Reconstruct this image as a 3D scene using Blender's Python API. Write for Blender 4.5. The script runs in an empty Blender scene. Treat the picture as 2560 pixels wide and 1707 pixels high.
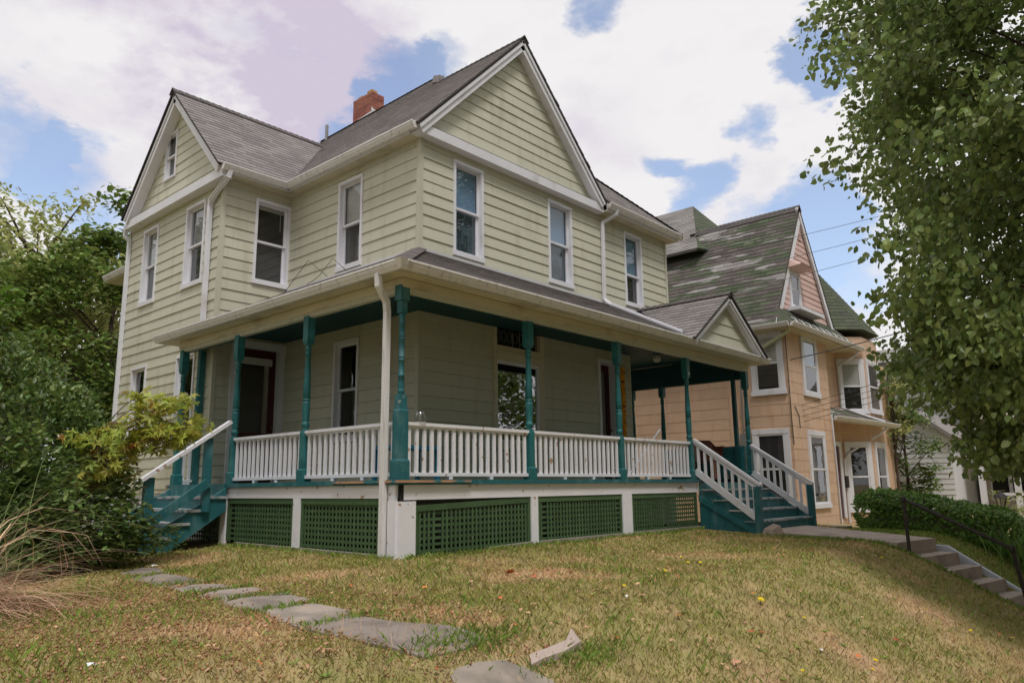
import bpy, math, random
import numpy as np
from mathutils import Vector, Matrix
random.seed(7); rng = np.random.default_rng(7)
S = bpy.context.scene
COL = S.collection
R = math.radians

# ------------------------------------------------------------------ camera
CAM = np.array([-7.91996, -9.12047, -0.10098])
YAW, PITCH, ROLL, FPX = -0.84038, 0.18953, -0.01203, 1889.705
_f = np.array([-math.sin(YAW)*math.cos(PITCH), math.cos(YAW)*math.cos(PITCH), math.sin(PITCH)])
_r0 = np.array([math.cos(YAW), math.sin(YAW), 0.0]); _u0 = np.cross(_r0, _f)
_r = _r0*math.cos(ROLL) + _u0*math.sin(ROLL); _u = -_r0*math.sin(ROLL) + _u0*math.cos(ROLL)
cd = bpy.data.cameras.new('camera'); co = bpy.data.objects.new('camera', cd); COL.objects.link(co)
co.matrix_world = Matrix(((_r[0], _u[0], -_f[0], CAM[0]), (_r[1], _u[1], -_f[1], CAM[1]), (_r[2], _u[2], -_f[2], CAM[2]), (0, 0, 0, 1)))
cd.sensor_width = 36.0; cd.lens = FPX/2560*36.0; cd.clip_start = 0.05; cd.clip_end = 1000
S.camera = co

def proj(P):                      # world points -> photo pixels (used only to choose which pieces are near enough to build singly)
    d = np.asarray(P, float) - CAM
    z = d @ _f
    z = np.where(np.abs(z) < 1e-6, 1e-6, z)
    return 1280 + FPX*(d @ _r)/z, 853.5 - FPX*(d @ _u)/z, z

# ------------------------------------------------------------------ light
SUN_EL, SUN_AZ = 63, 212          # azimuth clockwise from +Y: behind the camera, to its right
W = bpy.data.worlds.new('World'); S.world = W; W.use_nodes = True
S.view_settings.view_transform = 'Standard'; S.view_settings.look = 'None'
S.view_settings.gamma = 1.0; S.view_settings.use_curve_mapping = False
S.view_settings.exposure = 0.68
sl = bpy.data.lights.new('sun', 'SUN'); sl.energy = 1.5; sl.angle = R(14); sl.color = (1.0, 0.965, 0.92)
so = bpy.data.objects.new('sun', sl); COL.objects.link(so)
_sd = Vector((math.sin(R(SUN_AZ))*math.cos(R(SUN_EL)), math.cos(R(SUN_AZ))*math.cos(R(SUN_EL)), math.sin(R(SUN_EL))))
so.rotation_euler = _sd.to_track_quat('Z', 'Y').to_euler(); so.location = (0, -20, 30)

def world_nodes():
    nt = W.node_tree; N = nt.nodes; L = nt.links; N.clear()
    out = N.new('ShaderNodeOutputWorld')
    sky = N.new('ShaderNodeTexSky'); sky.sky_type = 'NISHITA'; sky.sun_disc = False
    sky.sun_elevation = R(SUN_EL); sky.sun_rotation = R(SUN_AZ); sky.altitude = 200; sky.air_density = 1.0; sky.dust_density = 0.6; sky.ozone_density = 0.5
    bg1 = N.new('ShaderNodeBackground'); bg1.inputs[1].default_value = 0.13
    L.new(sky.outputs[0], bg1.inputs[0])
    tc = N.new('ShaderNodeTexCoord')
    def noise(scale, detail, rough, vec=None, off=0):
        m = N.new('ShaderNodeMapping'); m.inputs['Location'].default_value = (off, off*.7, off*1.3); m.inputs['Scale'].default_value = (1, 1, 1.9)
        L.new(vec or tc.outputs['Generated'], m.inputs[0])
        n = N.new('ShaderNodeTexNoise'); n.inputs['Scale'].default_value = scale; n.inputs['Detail'].default_value = detail; n.inputs['Roughness'].default_value = rough
        L.new(m.outputs[0], n.inputs[0]); return n
    def mth(op, a, b=None, clamp=False):
        n = N.new('ShaderNodeMath'); n.operation = op; n.use_clamp = clamp
        for i, x in enumerate((a, b)):
            if x is None: continue
            if isinstance(x, (int, float)): n.inputs[i].default_value = x
            else: L.new(x, n.inputs[i])
        return n.outputs[0]
    # ragged direction
    nz = noise(7.0, 6, 0.62, off=3.1)
    sub = N.new('ShaderNodeVectorMath'); sub.operation = 'SUBTRACT'; L.new(nz.outputs['Color'], sub.inputs[0]); sub.inputs[1].default_value = (.5, .5, .5)
    scl = N.new('ShaderNodeVectorMath'); scl.operation = 'SCALE'; L.new(sub.outputs[0], scl.inputs[0]); scl.inputs['Scale'].default_value = 0.16
    add = N.new('ShaderNodeVectorMath'); add.operation = 'ADD'; L.new(tc.outputs['Generated'], add.inputs[0]); L.new(scl.outputs[0], add.inputs[1])
    def blob(d, r):
        v = N.new('ShaderNodeVectorMath'); v.operation = 'DISTANCE'; L.new(add.outputs[0], v.inputs[0]); v.inputs[1].default_value = d
        q = mth('DIVIDE', v.outputs['Value'], r)
        return mth('SUBTRACT', 1.0, mth('POWER', q, 2.0), True)
    def total(lst):
        o = None
        for d, r, w in lst:
            b = mth('MULTIPLY', blob(d, r), w)
            o = b if o is None else mth('ADD', o, b)
        return o
    gaps = total(SKY_GAPS); shade = total(SKY_SHADE)
    n1 = noise(2.6, 5, 0.55, off=1.7)
    n3 = noise(11.0, 8, 0.62, off=5.5)
    wisp = mth('MULTIPLY', mth('SUBTRACT', n3.outputs['Fac'], .5), 1.1)
    cov = mth('SUBTRACT', mth('ADD', mth('ADD', mth('MULTIPLY', n1.outputs['Fac'], 1.9), wisp), 0.08), mth('MULTIPLY', gaps, 1.35))
    mr = N.new('ShaderNodeMapRange'); mr.interpolation_type = 'SMOOTHSTEP'; L.new(cov, mr.inputs[0]); mr.inputs[1].default_value = -0.20; mr.inputs[2].default_value = 0.78; mr.inputs[3].default_value = 0.20
    n2 = noise(4.2, 5, 0.55, off=9.3)
    sh = mth('ADD', mth('MULTIPLY', mth('MULTIPLY', shade, 0.95), mth('SUBTRACT', mth('ADD', mth('MULTIPLY', n2.outputs['Fac'], 3.0), mth('MULTIPLY', n3.outputs['Fac'], 1.2)), 1.55, True)), mth('MULTIPLY', mth('SUBTRACT', n2.outputs['Fac'], 0.56, True), 1.5))
    sh = mth('ADD', sh, mth('MULTIPLY', mth('SUBTRACT', n3.outputs['Fac'], .5, True), .9))
    thin = mth('SUBTRACT', 1.0, mr.outputs[0])
    sh = mth('ADD', sh, mth('MULTIPLY', thin, 0.35), True)
    mx = N.new('ShaderNodeMix'); mx.data_type = 'RGBA'; L.new(sh, mx.inputs['Factor'])
    mx.inputs['A'].default_value = (0.555, 0.545, 0.547, 1); mx.inputs['B'].default_value = (0.40, 0.362, 0.438, 1)
    bg2 = N.new('ShaderNodeBackground'); bg2.inputs[1].default_value = 1.0; L.new(mx.outputs['Result'], bg2.inputs[0])
    ms = N.new('ShaderNodeMixShader'); L.new(mr.outputs[0], ms.inputs[0]); L.new(bg1.outputs[0], ms.inputs[1]); L.new(bg2.outputs[0], ms.inputs[2])
    L.new(ms.outputs[0], out.inputs[0])

def skydir(u, v):                  # compass direction of a spot of sky
    d = _f + _r*(u-1280)/FPX - _u*(v-853.5)/FPX
    return tuple(d/np.linalg.norm(d))
SKY_GAPS = [(skydir(*p), r, w) for p, r, w in (
    ((15, 320), .065, .9), ((140, 440), .07, .8), ((1010, 230), .07, 1.0), ((1120, 150), .045, .7), ((930, 300), .06, .8), ((820, 350), .05, .8),
    ((1470, 10), .05, 1.0), ((2020, 150), .052, .9), ((2040, 110), .05, .6), ((1645, 400), .036, .9), ((1725, 490), .052, 1.0), ((1870, 330), .042, .8),
    ((2040, 560), .075, 1.0), ((2150, 680), .09, .9), ((290, 610), .06, .6), ((1870, 600), .05, .6))]
SKY_SHADE = [(skydir(*p), r, w) for p, r, w in (
    ((430, 130), .20, .8), ((640, 210), .20, 1.0), ((760, 110), .16, .7), ((200, 60), .12, .5), ((860, 190), .12, .7), ((520, 300), .10, .6),
    ((1520, 330), .09, .35), ((1800, 460), .08, .35))]
world_nodes()

# ------------------------------------------------------------------ materials
def lin(c):
    return tuple(((x/255)/12.92 if x/255 <= .04045 else ((x/255+.055)/1.055)**2.4) for x in c)
MATS = {}
def mat(name, col, rough=.6, var=.12, scale=3.0, fine=0.06, fscale=60, bump=0.0, bscale=40, rnd=0.0, spec=.35, col2=None, cthr=(.5, .7), cscale=2.0, cstretch=(1, 1, 1),
        transl=0.0, metal=0.0, col3=None, c3thr=(.6, .7), c3scale=8.0, c3stretch=(1, 1, 1), huernd=0.0):
    m = bpy.data.materials.new(name); m.use_nodes = True; nt = m.node_tree; N = nt.nodes; L = nt.links
    b = N['Principled BSDF']; b.inputs['Roughness'].default_value = rough; b.inputs['Specular IOR Level'].default_value = spec; b.inputs['Metallic'].default_value = metal
    geo = N.new('ShaderNodeNewGeometry'); oi = N.new('ShaderNodeObjectInfo')
    def noise(sc, det=4, stretch=(1, 1, 1)):
        n = N.new('ShaderNodeTexNoise'); n.inputs['Scale'].default_value = sc; n.inputs['Detail'].default_value = det
        if stretch != (1, 1, 1):
            mp = N.new('ShaderNodeMapping'); mp.inputs['Scale'].default_value = stretch; L.new(geo.outputs['Position'], mp.inputs[0]); L.new(mp.outputs[0], n.inputs[0])
        else: L.new(geo.outputs['Position'], n.inputs[0])
        return n.outputs['Fac']
    def mth(op, a, bb=None, clamp=False):
        n = N.new('ShaderNodeMath'); n.operation = op; n.use_clamp = clamp
        for i, x in enumerate((a, bb)):
            if x is None: continue
            if isinstance(x, (int, float)): n.inputs[i].default_value = x
            else: L.new(x, n.inputs[i])
        return n.outputs[0]
    def ramp(fac, lo, hi):
        r = N.new('ShaderNodeMapRange'); L.new(fac, r.inputs[0]); r.inputs[1].default_value = lo; r.inputs[2].default_value = hi; return r.outputs[0]
    def mix(fac, A, B):
        x = N.new('ShaderNodeMix'); x.data_type = 'RGBA'
        L.new(fac, x.inputs['Factor']) if not isinstance(fac, float) else None
        for k, c in (('A', A), ('B', B)):
            if isinstance(c, tuple): x.inputs[k].default_value = (*c, 1)
            else: L.new(c, x.inputs[k])
        return x.outputs['Result']
    cur = tuple(col)
    if col2: cur = mix(ramp(noise(cscale, 5, cstretch), *cthr), cur, tuple(col2))
    if col3: cur = mix(ramp(noise(c3scale, 5, c3stretch), *c3thr), cur, tuple(col3))
    # value = 1 + var*(noise-.5)*2 + fine + rnd
    v = mth('ADD', 1.0, mth('MULTIPLY', mth('SUBTRACT', noise(scale, 3), .5), var*3))
    if fine: v = mth('ADD', v, mth('MULTIPLY', mth('SUBTRACT', noise(fscale, 2), .5), fine*3))
    if rnd or huernd:
        wn = mth('FRACT', mth('ADD', geo.outputs['Random Per Island'], mth('MULTIPLY', oi.outputs['Random'], 7.31)))
        if rnd: v = mth('ADD', v, mth('MULTIPLY', mth('SUBTRACT', wn, .5), rnd*2))
    hs = N.new('ShaderNodeHueSaturation'); 
    if isinstance(cur, tuple): hs.inputs['Color'].default_value = (*cur, 1)
    else: L.new(cur, hs.inputs['Color'])
    L.new(v, hs.inputs['Value'])
    if huernd:
        w2 = mth('FRACT', mth('MULTIPLY', wn, 17.3)); L.new(mth('ADD', .5, mth('MULTIPLY', mth('SUBTRACT', w2, .5), huernd)), hs.inputs['Hue'])
    L.new(hs.outputs[0], b.inputs['Base Color'])
    if bump:
        bp = N.new('ShaderNodeBump'); bp.inputs['Strength'].default_value = bump; bp.inputs['Distance'].default_value = .02; L.new(noise(bscale, 5), bp.inputs['Height']); L.new(bp.outputs[0], b.inputs['Normal'])
    if transl:
        out = N['Material Output']; t = N.new('ShaderNodeBsdfTranslucent'); L.new(hs.outputs[0], t.inputs[0])
        ms = N.new('ShaderNodeMixShader'); ms.inputs[0].default_value = transl; L.new(b.outputs[0], ms.inputs[1]); L.new(t.outputs[0], ms.inputs[2]); L.new(ms.outputs[0], out.inputs[0])
    MATS[name] = m
    return m
def glassmat(name, tint=.92, refl=1.6, base=.03):
    m = bpy.data.materials.new(name); m.use_nodes = True; nt = m.node_tree; N = nt.nodes; L = nt.links; N.clear()
    out = N.new('ShaderNodeOutputMaterial'); tr = N.new('ShaderNodeBsdfTransparent'); tr.inputs[0].default_value = (tint, tint*1.01, tint, 1)
    gl = N.new('ShaderNodeBsdfGlossy'); gl.inputs['Roughness'].default_value = .015; gl.inputs[0].default_value = (.95, .97, 1, 1)
    lw = N.new('ShaderNodeLayerWeight'); lw.inputs['Blend'].default_value = .5
    fr = N.new('ShaderNodeMath'); fr.operation = 'POWER'; L.new(lw.outputs['Facing'], fr.inputs[0]); fr.inputs[1].default_value = 4.0
    ma = N.new('ShaderNodeMath'); ma.operation = 'MULTIPLY_ADD'; L.new(fr.outputs[0], ma.inputs[0]); ma.inputs[1].default_value = .9; ma.inputs[2].default_value = base*refl+.02; ma.use_clamp = True
    geo = N.new('ShaderNodeNewGeometry'); n = N.new('ShaderNodeTexNoise'); n.inputs['Scale'].default_value = 2.5; L.new(geo.outputs['Position'], n.inputs[0])
    bp = N.new('ShaderNodeBump'); bp.inputs['Strength'].default_value = .06; bp.inputs['Distance'].default_value = .02; L.new(n.outputs['Fac'], bp.inputs['Height']); L.new(bp.outputs[0], gl.inputs['Normal'])
    ms = N.new('ShaderNodeMixShader'); L.new(ma.outputs[0], ms.inputs[0]); L.new(tr.outputs[0], ms.inputs[1]); L.new(gl.outputs[0], ms.inputs[2]); L.new(ms.outputs[0], out.inputs[0])
    return m
M_SIDING = mat('yellow_siding', (.515,.508,.41), .55, .05, 1.2, .03, 30, rnd=.05, col2=(.40, .37, .26), cthr=(.54, .86), cscale=2.2, cstretch=(2.2, 2.2, .35), bump=.04, bscale=6)
M_WHITE = mat('white_trim', (.69,.69,.74), .5, .06, 2.0, .03, 40, col2=(.50, .47, .44), cthr=(.58, .85), cscale=4, cstretch=(1, 1, .5))
M_PEEL = mat('peeling_white_paint', (.74,.73,.77), .6, .06, 3.0, .05, 60, col2=(.40, .27, .19), cthr=(.655, .68), cscale=9, bump=.15, bscale=60)
M_GUT = mat('gutter_white', (.70, .68, .68), .4, .06, 2, .03, 30, col2=(.30, .28, .25), cthr=(.55, .85), cscale=5, cstretch=(3, 3, .35))
M_FRIEZE = mat('stained_cream_trim', (.58, .53, .40), .6, .08, 1.5, .03, 30, col2=(.22, .17, .10), cthr=(.55, .82), cscale=1.6, cstretch=(1, 1, 2.5))
M_TEAL = mat('teal_paint', (.018,.12,.125), .45, .12, 3, .05, 40, rnd=.06, col2=(.05, .20, .21), cthr=(.52, .75), cscale=5, bump=.08, bscale=50, col3=(.22, .22, .20), c3thr=(.70, .74), c3scale=13)
M_TEALW = mat('worn_teal_paint', (.02,.115,.13), .5, .15, 3, .06, 40, col2=(.09, .20, .21), cthr=(.5, .75), cscale=5, cstretch=(1, 1, .4), col3=(.30, .27, .24), c3thr=(.68, .73), c3scale=10, bump=.06)
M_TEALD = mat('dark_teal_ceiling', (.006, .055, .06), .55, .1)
M_TREAD = mat('worn_grey_tread', (.36, .36, .37), .7, .12, 5, .06, 50, col2=(.05, .16, .17), cthr=(.5, .64), cscale=6)
M_LAT = mat('green_lattice', (.060,.112,.048), .6, .15, 3, .06, 50, rnd=.12, col2=(.10, .14, .08), cthr=(.58, .8), cscale=5, cstretch=(3, 3, .6), col3=(.24, .21, .18), c3thr=(.70, .78), c3scale=6)
M_GREYW = mat('weathered_bare_wood', (.30, .26, .23), .8, .2, 4, .1, 60, bump=.2, bscale=50)
M_BAREW = mat('bare_orange_wood', (.42, .24, .14), .75, .2, 6, .08, 60, col2=(.05, .16, .18), cthr=(.5, .56), cscale=2.5)
M_SHIN = mat('grey_brown_shingle', (.215,.195,.193), .85, .08, .8, .10, 90, rnd=.20, bump=.25, bscale=120)
M_DECK = mat('roof_underlay', (.045, .04, .04), .9)
M_CAP = mat('dark_ridge_cap', (.10, .088, .085), .85, .1, 2, .1, 80, rnd=.15)
M_BRICK = mat('red_brick', (.30,.115,.085), .85, .1, 5, .1, 60, rnd=.25, huernd=.02, bump=.2)
M_MORT = mat('brick_mortar', (.26, .16, .13), .9)
M_FLUE = mat('tan_flue_tile', (.42, .25, .10), .8)
M_METAL = mat('grey_metal', (.25, .25, .25), .4, metal=.3)
M_FLASH = mat('flashing_metal', (.60, .60, .62), .35, .1, 3, metal=.2)
M_DOOR = mat('dark_red_door', (.06,.01,.01), .35, .1)
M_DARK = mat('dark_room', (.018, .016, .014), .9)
M_BLIND = mat('pale_blind', (.50, .50, .48), .7)
M_BLUE = mat('blue_roller_shade', (.20,.34,.52), .8, .05, 3)  # sky reflection of the upper front windows, painted as blue behind the glass
M_BLUED = mat('blue_grey_curtain', (.075,.115,.155), .85, .12, 4)
M_BLUEL = mat('dark_blue_emblem', (.03,.05,.075), .85)
M_SCREEN = mat('grey_insect_screen', (.05, .048, .055), .8, .08)
M_CURT = mat('white_lace_curtain', (.38,.38,.41), .9, .4, 14, .3, 40)
M_GLASS = glassmat('window_glass', .88, 1.6, .04)
M_GLASSD = glassmat('plate_glass', .6, 3.2, .11)
M_FOUND = mat('painted_foundation', (.55, .56, .60), .8, .1, 3, .08, 30, bump=.2)
M_ORANGE = mat('orange_shingle_siding', (.60,.415,.295), .7, .05, 2, .04, 40, rnd=.06, col2=(.52, .30, .18), cthr=(.55, .85), cscale=2, cstretch=(2, 2, .5))
M_PINK = mat('pink_siding', (.60,.42,.385), .7, .06, 2, .03, 40, rnd=.05)
M_MOSS = mat('mossy_brown_shingle', (.105, .09, .082), .9, .12, 1.5, .1, 60, rnd=.22, col2=(.072, .092, .052), cthr=(.46, .58), cscale=1.7, cstretch=(1, .7, 3.2), bump=.25, bscale=90, col3=(.27, .255, .25), c3thr=(.575, .60), c3scale=.9, c3stretch=(1, .55, 4.0))
M_GREENR = mat('green_shingle', (.075,.09,.055), .9, .12, 1.5, .1, 60, rnd=.2, col2=(.07, .07, .06), cthr=(.55, .7), cscale=2, bump=.2)
M_GREYR = mat('grey_shingle', (.22, .205, .195), .9, .12, 1.5, .1, 60, rnd=.22, bump=.2)
M_CONC = mat('concrete', (.44,.355,.31), .85, .14, 1.6, .12, 50, bump=.25, bscale=60, col2=(.25, .20, .17), cthr=(.52, .75), cscale=3)
M_SLATE = mat('bluestone_flag', (.30,.25,.215), .75, .12, 1.2, .06, 40, rnd=.14, huernd=.02, bump=.3, bscale=14, col2=(.21, .175, .15), cthr=(.45, .62), cscale=3.0, col3=(.36, .27, .18), c3thr=(.60, .72), c3scale=5)
M_ROCK = mat('tan_rock', (.36, .28, .23), .9, .2, 5, .1, 40, bump=.5, bscale=25)
M_IRON = mat('rusty_black_pipe', (.035, .028, .027), .55, .2, 8, .1, 60, col2=(.10, .06, .045), cthr=(.55, .75), cscale=10)
M_COPE = mat('white_blue_coping', (.50,.53,.61), .6, .1, 3, .05, 30)
M_BARK = mat('brown_bark', (.075, .052, .04), .9, .3, 6, .15, 40, bump=.5, bscale=30)
M_TWIG = mat('reddish_twig', (.14, .075, .05), .8)
M_LIND = mat('linden_leaf', (.24,.31,.10), .38, .15, .8, 0, rnd=.45, huernd=.05, transl=.5, spec=.5)
M_BRACT = mat('pale_linden_bract', (.42, .44, .17), .5, .1, 2, 0, rnd=.3, transl=.45)
M_HOLLY = mat('dark_glossy_leaf', (.125,.185,.048), .42, .2, 1.0, 0, rnd=.5, huernd=.06, transl=.3, spec=.4)
M_MAPLE = mat('dense_maple_leaf', (.16,.225,.052), .5, .25, .5, 0, rnd=.5, huernd=.06, transl=.3)
M_LOCUST = mat('pale_feathery_leaf', (.40,.43,.16), .55, .2, .3, 0, rnd=.4, huernd=.05, transl=.4)
M_YOUNG = mat('bright_young_leaf', (.13, .24, .03), .45, .2, .8, 0, rnd=.4, huernd=.04, transl=.4)
M_JMAP = mat('yellow_green_maple_leaf', (.43,.46,.085), .5, .2, 2.0, 0, rnd=.35, huernd=.07, transl=.4, col2=(.38, .17, .04), cthr=(.58, .72), cscale=5)
M_HEDGE = mat('clipped_hedge_leaf', (.14,.25,.045), .5, .2, 1.0, 0, rnd=.5, huernd=.05, transl=.3)
M_IRIS = mat('sword_leaf', (.16,.28,.06), .45, .2, 2, 0, rnd=.4, huernd=.05, transl=.35)
M_STRAW = mat('dry_straw_stalk', (.58,.37,.25), .7, .15, 3, 0, rnd=.35, huernd=.03)
M_REED = mat('green_grass_stalk', (.17,.22,.08), .6, .15, 3, 0, rnd=.35, transl=.2)
M_GRASS = mat('lawn_blade', (.34,.325,.09), .6, .15, 2.5, 0, rnd=.4, huernd=.05, transl=.25, col2=(.66, .44, .245), cthr=(.50, .68), cscale=.85, col3=(.46, .37, .18), c3thr=(.52, .68), c3scale=4.0)
M_TUFT = mat('bright_grass_blade', (.22,.32,.06), .55, .15, 3, 0, rnd=.35, huernd=.03, transl=.3)
M_CLOVER = mat('dried_clover_head', (.32,.17,.095), .9, .2, 5, 0, rnd=.4)
M_SOIL = mat('turf', (.27,.235,.09), .95, .25, 3, .25, 60, col2=(.46, .32, .19), cthr=(.49, .68), cscale=.85, col3=(.36, .27, .13), c3thr=(.45, .62), c3scale=5.0, bump=.5, bscale=50)
M_FALL = mat('orange_fallen_leaf', (.50, .15, .045), .7, .2, 8, 0, rnd=.4, huernd=.05)
M_FALLB = mat('tan_dry_leaf', (.46, .27, .16), .8, .2, 8, 0, rnd=.4, huernd=.03)
M_YEL = mat('yellow_petal', (.80, .60, .01), .6, .1)
M_PAPER = mat('white_scrap', (.75, .75, .78), .6)
M_GREYS = mat('grey_wall_shingle', (.27, .265, .25), .8, .1, 1, .05, 20, rnd=.1)
M_WVINYL = mat('white_vinyl_siding', (.70, .70, .72), .6, .05)
M_BEIGE = mat('beige_wall', (.52, .45, .38), .7, .1)
M_CABLE = mat('black_cable', (.02, .02, .02), .6)
M_BROWN = mat('brown_plastic', (.17, .062, .045), .45, .1)
M_PBLUE = mat('bright_blue_paint', (.02, .19, .33), .5, .1)
M_GARL = mat('marigold_cloth', (.75, .33, .01), .8, .1, 5, col2=(.12, .01, .01), cthr=(.58, .62), cscale=14)
M_CLEAR = glassmat('clear_plastic', .86, 2.0, .06)
M_LAMP = mat('frosted_globe', (.65, .60, .50), .3)
M_BRASS = mat('old_brass', (.20, .13, .06), .4, metal=.6)
M_PIPE = mat('pale_green_downspout', (.50, .52, .36), .5)

# ------------------------------------------------------------------ object helpers
ORG = {}
def tag(o, label=None, cat=None, group=None, kind=None):
    if label: o['label'] = label
    if cat: o['category'] = cat
    if group: o['group'] = group
    if kind: o['kind'] = kind
    return o
def link(o, parent=None):
    COL.objects.link(o)
    if parent is not None: o.parent = parent
    return o
def empty(name, loc=(0, 0, 0), label=None, cat=None, group=None, kind=None, parent=None):
    o = bpy.data.objects.new(name, None); link(o, parent); o.empty_display_size = .2
    base = np.array(ORG[parent.name]) if parent is not None else np.zeros(3)
    o.location = tuple(np.array(loc, float) - base); ORG[o.name] = tuple(map(float, loc))
    return tag(o, label, cat, group, kind)
def put(name, me, M, parent=None):          # shared mesh at world matrix M
    o = bpy.data.objects.new(name, me); link(o, parent)
    if parent is not None:
        b = ORG[parent.name]; M = Matrix.Translation((-b[0], -b[1], -b[2])) @ M
    o.matrix_local = M
    return o
class MB:
    def __init__(s): s.v = []; s.f = []; s.sm = []; s.mi = []; s.cur = 0
    def add(s, vs, fs, smooth=False):
        b = len(s.v); s.v += [tuple(p) for p in vs]
        for f in fs: s.f.append(tuple(b+i for i in f)); s.sm.append(smooth); s.mi.append(s.cur)
        return s
    def box(s, x0, x1, y0, y1, z0, z1):
        if x0 > x1: x0, x1 = x1, x0
        if y0 > y1: y0, y1 = y1, y0
        v = [(x0, y0, z0), (x1, y0, z0), (x1, y1, z0), (x0, y1, z0), (x0, y0, z1), (x1, y0, z1), (x1, y1, z1), (x0, y1, z1)]
        return s.add(v, [(3, 2, 1, 0), (4, 5, 6, 7), (0, 1, 5, 4), (1, 2, 6, 5), (2, 3, 7, 6), (3, 0, 4, 7)])
    def hexa(s, p):   # 8 points: bottom 4, top 4
        return s.add(p, [(3, 2, 1, 0), (4, 5, 6, 7), (0, 1, 5, 4), (1, 2, 6, 5), (2, 3, 7, 6), (3, 0, 4, 7)])
    def prism(s, poly, off):  # polygon (3d) extruded by vector
        n = len(poly); a = [np.array(p, float) for p in poly]; b = [p + np.array(off, float) for p in a]
        return s.add(a+b, [tuple(range(n))[::-1], tuple(range(n, 2*n))] + [(i, (i+1) % n, n+(i+1) % n, n+i) for i in range(n)])
    def beam(s, p, q, w, h, up=(0, 0, 1)):   # rectangular bar p->q, w sideways, h along up
        p = np.array(p, float); q = np.array(q, float); d = q-p; d /= np.linalg.norm(d)
        up = np.array(up, float); sd = np.cross(d, up); sd /= np.linalg.norm(sd); u2 = np.cross(sd, d)
        a, b = sd*w/2, u2*h/2
        return s.hexa([p-a-b, p+a-b, q+a-b, q-a-b, p-a+b, p+a+b, q+a+b, q-a+b])
    def tube(s, pts, r, n=8, caps=True):
        pts = [np.array(p, float) for p in pts]; m = len(pts)
        rs = r if isinstance(r, (list, tuple, np.ndarray)) else [r]*m
        vs = []; ref = np.array((0.31, 0.2, .93))
        for i, p in enumerate(pts):
            d = pts[min(i+1, m-1)] - pts[max(i-1, 0)]; d = d/(np.linalg.norm(d)+1e-9)
            a = np.cross(d, ref); na = np.linalg.norm(a)
            if na < .05: a = np.cross(d, np.array((1., 0, 0))); na = np.linalg.norm(a)
            a /= na; b = np.cross(d, a)
            for k in range(n):
                t = 2*math.pi*k/n; vs.append(p + (a*math.cos(t)+b*math.sin(t))*rs[i])
        fs = [(i*n+k, i*n+(k+1) % n, (i+1)*n+(k+1) % n, (i+1)*n+k) for i in range(m-1) for k in range(n)]
        s.add(vs, fs, True)
        if caps: s.add(vs[:n], [tuple(range(n))[::-1]]); s.add(vs[-n:], [tuple(range(n))])
        return s
    def lathe(s, cx, cy, prof, n=14, smooth=True, rot=0):   # prof: (z, r)
        vs = [(cx+r*math.cos(2*math.pi*k/n+rot), cy+r*math.sin(2*math.pi*k/n+rot), z) for z, r in prof for k in range(n)]
        m = len(prof)
        fs = [(i*n+k, i*n+(k+1) % n, (i+1)*n+(k+1) % n, (i+1)*n+k) for i in range(m-1) for k in range(n)]
        s.add(vs, fs, smooth); s.add(vs[:n], [tuple(range(n))[::-1]]); s.add(vs[-n:], [tuple(range(n))])
        return s
    def extrude(s, prof, p, q, out, up=(0, 0, 1)):   # profile (d,z) swept p->q
        p = np.array(p, float); q = np.array(q, float); o = np.array(out, float); u = np.array(up, float); n = len(prof)
        vs = [p+o*d+u*z for d, z in prof] + [q+o*d+u*z for d, z in prof]
        return s.add(vs, [(i, (i+1) % n, n+(i+1) % n, n+i) for i in range(n)] + [tuple(range(n))[::-1], tuple(range(n, 2*n))])
    def mesh(s, name, mats, origin=(0, 0, 0)):
        me = bpy.data.meshes.new(name); ox, oy, oz = origin
        me.from_pydata([(a-ox, b-oy, c-oz) for a, b, c in s.v], [], s.f)
        for m in (mats if isinstance(mats, (list, tuple)) else [mats]): me.materials.append(m)
        me.polygons.foreach_set('use_smooth', s.sm); me.polygons.foreach_set('material_index', s.mi)
        me.update(); return me
    def build(s, name, mats, parent=None, loc=None, **kw):
        org = ORG[parent.name] if parent is not None else (loc or (0, 0, 0))
        me = s.mesh(name, mats, org); o = bpy.data.objects.new(name, me); link(o, parent)
        if parent is None: o.location = org
        ORG[o.name] = tuple(org)
        return tag(o, **kw)
def fastmesh(name, V, F, m, parent=None, loc=(0, 0, 0), smooth=False, **kw):   # F: (n,k) array of equal-size faces
    V = np.asarray(V, np.float32); F = np.asarray(F, np.int32)
    org = np.array(ORG[parent.name] if parent is not None else loc, np.float32)
    me = bpy.data.meshes.new(name); nf, k = F.shape
    me.vertices.add(len(V)); me.vertices.foreach_set('co', (V-org).ravel())
    me.loops.add(nf*k); me.loops.foreach_set('vertex_index', F.ravel())
    me.polygons.add(nf); me.polygons.foreach_set('loop_start', np.arange(0, nf*k, k, dtype=np.int32)); me.polygons.foreach_set('loop_total', np.full(nf, k, np.int32))
    if smooth: me.polygons.foreach_set('use_smooth', np.ones(nf, bool))
    me.materials.append(m); me.update(calc_edges=True)
    o = bpy.data.objects.new(name, me); link(o, parent)
    if parent is None: o.location = tuple(map(float, org))
    ORG[o.name] = tuple(map(float, org))
    return tag(o, **kw)

class Frame:                    # a wall plane: u along, z up, d outward
    def __init__(s, o, u, n): s.o = np.array(o, float); s.u = np.array(u, float)/np.linalg.norm(u); s.n = np.array(n, float)/np.linalg.norm(n)
    def P(s, u, z, d=0): return s.o + s.u*u + np.array((0, 0, 1.))*z + s.n*d
    def box(s, mb, u0, u1, z0, z1, d0, d1):
        mb.hexa([s.P(u0, z0, d0), s.P(u1, z0, d0), s.P(u1, z0, d1), s.P(u0, z0, d1), s.P(u0, z1, d0), s.P(u1, z1, d0), s.P(u1, z1, d1), s.P(u0, z1, d1)])

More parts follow.
